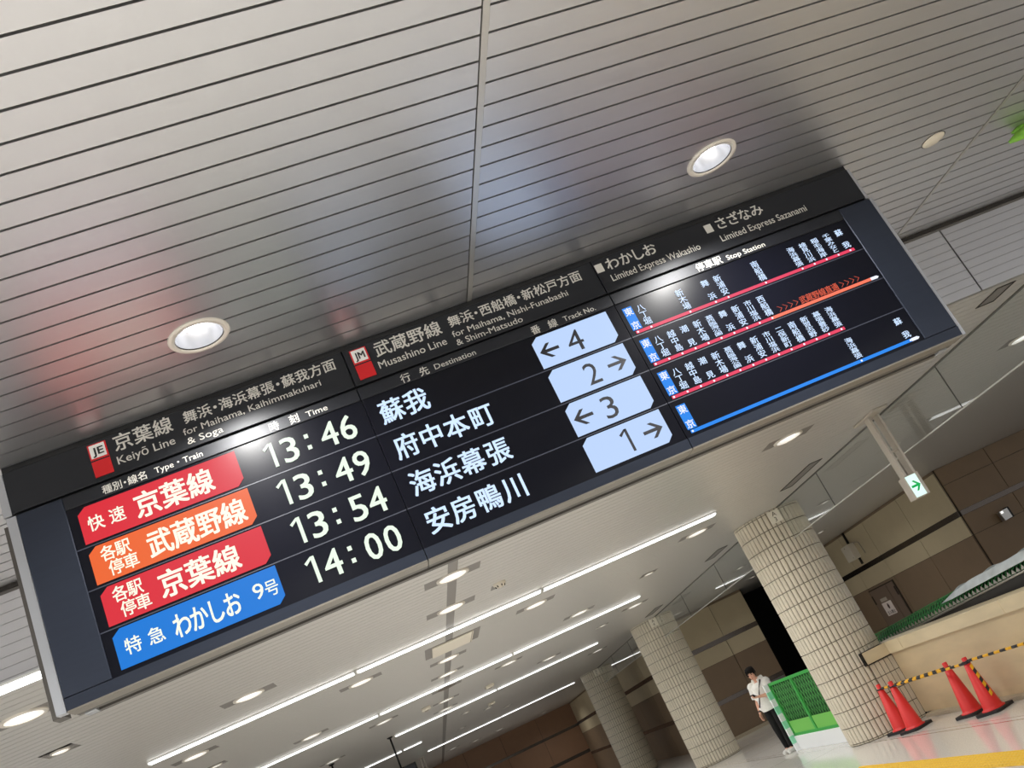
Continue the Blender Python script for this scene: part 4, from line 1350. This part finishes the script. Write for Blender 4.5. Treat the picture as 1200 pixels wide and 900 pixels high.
# head, turned to the phone
HF = (F * 0.95 - RT * 0.22).normalized()
HR = Vector((HF.y, -HF.x, 0))
HC = Vector(pp(0.045, 0.01, 1.545))
tilt = Matrix.Rotation(math.radians(18), 3, Vector((-HR.x, -HR.y, 0)))
HB = Matrix(((-HR.x, HF.x, 0), (-HR.y, HF.y, 0), (0, 0, 1)))
HM = tilt @ HB
def hh(x, y, z): return tuple(HC + HM @ Vector((x, y, z)))      # head space: x left, y forward, z up
body.ball(hh(0, -0.008, 0.025), 0.074, 0.092, 0.095, SK, HM)
body.ball(hh(0, 0.022, -0.045), 0.056, 0.062, 0.075, SK, HM)
body.ball(hh(0, 0.055, -0.092), 0.026, 0.022, 0.022, SK, HM)
body.tube((hh(0, 0.082, 0.012), hh(0, 0.104, -0.030)), (0.009, 0.015), SK, 8)
body.ball(hh(0, 0.099, -0.031), 0.018, 0.014, 0.010, SK, HM)
for s in (-1, 1):
    body.ball(hh(0.074 * s, -0.006, -0.008), 0.011, 0.021, 0.032, SK, HM)
    body.ball(hh(0.032 * s, 0.073, -0.028), 0.022, 0.014, 0.018, SK, HM)
# arms
RA = [pp(0.0, 0.175, 1.315), pp(-0.02, 0.225, 1.06), pp(0.07, 0.235, 0.83)]
LA = [pp(0.0, -0.175, 1.315), pp(0.06, -0.225, 1.07), pp(0.285, -0.06, 1.125)]
for A in (RA, LA):
    body.ball(A[0], 0.058, 0.058, 0.058, SK)
    body.tube((A[0], Vector(A[0]).lerp(Vector(A[1]), 0.5), A[1]), (0.052, 0.046, 0.037), SK, 12)
    body.ball(A[1], 0.038, 0.038, 0.038, SK)
    body.tube((A[1], Vector(A[1]).lerp(Vector(A[2]), 0.35), A[2]), (0.038, 0.039, 0.025), SK, 12)
    body.ball(A[2], 0.026, 0.026, 0.026, SK)
def hand(w, d, n, thumb, curl):
    """w wrist, d direction of the fingers, n palm normal, thumb side vector"""
    w, d, n, th = Vector(w), Vector(d).normalized(), Vector(n).normalized(), Vector(thumb).normalized()
    B = Matrix((th, d, n)).transposed()
    body.ball(w + d * 0.048, 0.040, 0.052, 0.017, SK, B)
    for i, ln in enumerate((0.072, 0.080, 0.074, 0.058)):
        s = 0.030 - 0.020 * i
        p = w + d * 0.085 + th * s
        pts = [p - d * 0.02]
        ang = 0.0; q = p.copy()
        pts.append(q.copy())
        for seg, c in zip((0.42, 0.32, 0.26), curl):
            ang += c
            q = q + (d * math.cos(ang) + n * math.sin(ang)) * ln * seg
            pts.append(q.copy())
        body.tube(pts, (0.0095, 0.0095, 0.009, 0.008, 0.0065), SK, 8)
    p = w + d * 0.025 + th * 0.030
    body.tube((w + d * 0.02 + th * 0.015, p + th * 0.012 + d * 0.012, p + th * 0.026 + d * 0.036 + n * 0.012, p + th * 0.022 + d * 0.060 + n * 0.02), (0.014, 0.012, 0.010, 0.007), SK, 8)
hand(RA[2], (F * 0.12 + Vector((0, 0, -1))), -RT, F, (0.25, 0.35, 0.3))
LD = (F * 0.85 + RT * 0.45 + Vector((0, 0, 0.1)))
hand(LA[2], LD, Vector((0, 0, 1)), -F * 0.5 + RT * 0.2 - RT * 0.9 + F * 0.9, (0.45, 0.7, 0.5))
remeshed(body, 'body', person, 'skin', 0.0065, 2)
# face details on the body, kept as children
m = MB()
for s in (-1, 1):
    m.ball(hh(0.030 * s, 0.082, 0.010), 0.012, 0.006, 0.006, 'hair_black', HM, 8, 6)
    m.tube((hh(0.016 * s, 0.086, 0.032), hh(0.046 * s, 0.078, 0.034)), 0.005, 'hair_black', 6)
m.build('eyes', person)
m = MB(); m.ball(hh(0, 0.084, -0.062), 0.021, 0.008, 0.007, 'lip', HM, 10, 6); m.build('mouth', person)
hr = MB()
hr.ball(hh(0, -0.022, 0.040), 0.090, 0.102, 0.090, 'hair_black', HM)
hr.ball(hh(0, -0.065, 0.0), 0.080, 0.058, 0.095, 'hair_black', HM)
random.seed(9)
for i in range(13):                             # fringe falling on the forehead
    x = -0.066 + 0.011 * i
    y0 = 0.075 * math.sqrt(max(0.1, 1 - (x / 0.085) ** 2))
    hr.tube((hh(x * 0.7 + 0.01, 0.02, 0.112), hh(x * 0.95 + 0.008, y0 * 0.9, 0.094), hh(x, y0 + 0.016, 0.078 - 0.012 * random.random()), hh(x - 0.006, y0 + 0.014, 0.056 - 0.016 * random.random())), (0.020, 0.018, 0.012, 0.005), 'hair_black', 8)
for s_ in (-1, 1):
    hr.ball(hh(0.074 * s_, 0.010, 0.022), 0.018, 0.034, 0.055, 'hair_black', HM)
    hr.tube((hh(0.074 * s_, 0.028, 0.02), hh(0.074 * s_, 0.032, -0.03)), (0.014, 0.006), 'hair_black', 8)
for i in range(16):                             # loose tufts on the crown
    a = 2 * PI * i / 16
    hr.tube((hh(0.05 * math.cos(a), -0.02 + 0.05 * math.sin(a), 0.100), hh(0.085 * math.cos(a + 0.3), -0.02 + 0.09 * math.sin(a + 0.3), 0.088 + 0.02 * random.random())), (0.022, 0.008), 'hair_black', 8)
remeshed(hr, 'hair', person, 'hair_black', 0.007, 1)
sh = MB()
sh.tube((pp(0.0, 0, 0.84), pp(0.015, 0, 0.95), pp(0.01, 0, 1.10), pp(0.0, 0, 1.26), pp(-0.01, 0, 1.35)), (0.178, 0.176, 0.168, 0.168, 0.10), 'shirt_white', 20)
sh.ball(pp(0, 0, 1.27), 0.195, 0.13, 0.10, 'shirt_white', BR)
for A in (RA, LA): sh.ball(Vector(A[0]) + Vector((0, 0, 0.004)), 0.088, 0.088, 0.082, 'shirt_white')
sh.tube((RA[0], Vector(RA[0]).lerp(Vector(RA[1]), 0.5), Vector(RA[0]).lerp(Vector(RA[1]), 0.86)), (0.078, 0.084, 0.086), 'shirt_white', 14)
sh.tube((LA[0], Vector(LA[0]).lerp(Vector(LA[1]), 0.5), Vector(LA[0]).lerp(Vector(LA[1]), 0.90)), (0.078, 0.084, 0.088), 'shirt_white', 14)
sh.ball(pp(-0.085, 0, 1.385), 0.115, 0.075, 0.065, 'shirt_white', BR)          # hood lying on the shoulders
sh.tube((pp(0.06, 0.05, 1.385), pp(0.0, 0.085, 1.405), pp(-0.07, 0.085, 1.415)), (0.032, 0.036, 0.05), 'shirt_white', 10)
sh.tube((pp(0.06, -0.05, 1.385), pp(0.0, -0.085, 1.405), pp(-0.07, -0.085, 1.415)), (0.032, 0.036, 0.05), 'shirt_white', 10)
for z, r, f in ((0.9, 0.10, 0.085), (0.98, -0.06, 0.10), (1.08, 0.07, 0.10), (0.88, -0.09, 0.08)):
    sh.tube((pp(f, r - 0.08, z), pp(f + 0.045, r, z - 0.02), pp(f, r + 0.08, z + 0.015)), (0.03, 0.04, 0.03), 'shirt_white', 8)
remeshed(sh, 'shirt', person, 'shirt_white', 0.011, 2)
tr = MB()
tr.ball(pp(0, 0, 0.88), 0.165, 0.118, 0.11, 'trousers_black', BR)
for L in legs:
    h_, k_, a_, t_ = [pp(*q) for q in L]
    tr.tube((pp(0, L[0][1] * 0.9, 0.90), Vector(h_).lerp(Vector(k_), 0.4), k_, Vector(k_).lerp(Vector(a_), 0.4), Vector(k_).lerp(Vector(a_), 1.0)), (0.098, 0.090, 0.070, 0.066, 0.055), 'trousers_black', 14)
remeshed(tr, 'trousers', person, 'trousers_black', 0.011, 2)
for L in legs:
    h_, k_, a_, t_ = L
    s_ = MB()
    s_.tube((pp(a_[0] - 0.06, a_[1], 0.04), pp(a_[0] + 0.02, a_[1], 0.045), pp(t_[0], t_[1], 0.036), pp(t_[0] + 0.055, t_[1], 0.032)), (0.040, 0.050, 0.046, 0.032), 'shoe_white', 12)
    s_.tube((pp(a_[0], a_[1], 0.05), pp(a_[0] - 0.005, a_[1], 0.13)), (0.050, 0.048), 'shoe_white', 12)
    remeshed(s_, 'shoe', person, 'shoe_white', 0.008, 2)
m = MB()
m.tube((pp(0.03, -0.10, 1.385), pp(0.135, -0.075, 1.27), pp(0.178, -0.01, 1.12), pp(0.182, 0.06, 1.0), pp(0.15, 0.12, 0.93)), 0.014, 'strap_dark', 8)
m.build('bag_strap', person)
m = MB()
wv = Vector(RA[2]); wd = (Vector(RA[2]) - Vector(RA[1])).normalized()
m.tube((wv - wd * 0.045, wv - wd * 0.02), 0.032, 'strap_dark', 14); m.build('wrist_watch', person)
# phone held in the left hand
LDn = LD.normalized()
pc = Vector(LA[2]) + LDn * 0.075 + Vector((0, 0, 0.030))
pb = MB()
bm = bmesh.new(); bmesh.ops.create_cube(bm, size=1)
up_ = (Vector((0, 0, 1)) * 0.80 - F * 0.45).normalized()
ln_ = (F - up_ * F.dot(up_)).normalized()
sd_ = ln_.cross(up_)
for v in bm.verts: v.co = pc + sd_ * v.co.x * 0.072 + ln_ * v.co.y * 0.148 + up_ * v.co.z * 0.010
bmesh.ops.bevel(bm, geom=bm.edges[:], offset=0.003, segments=2, profile=0.5, affect='EDGES')
pb.add_bm(bm, 'phone_black')
o = pb.build('phone'); tag(o, 'black phone held in the hand of the standing person', 'phone')

# the source curve of the lettering is no longer needed
bpy.data.objects.remove(_to); bpy.data.curves.remove(_tc)
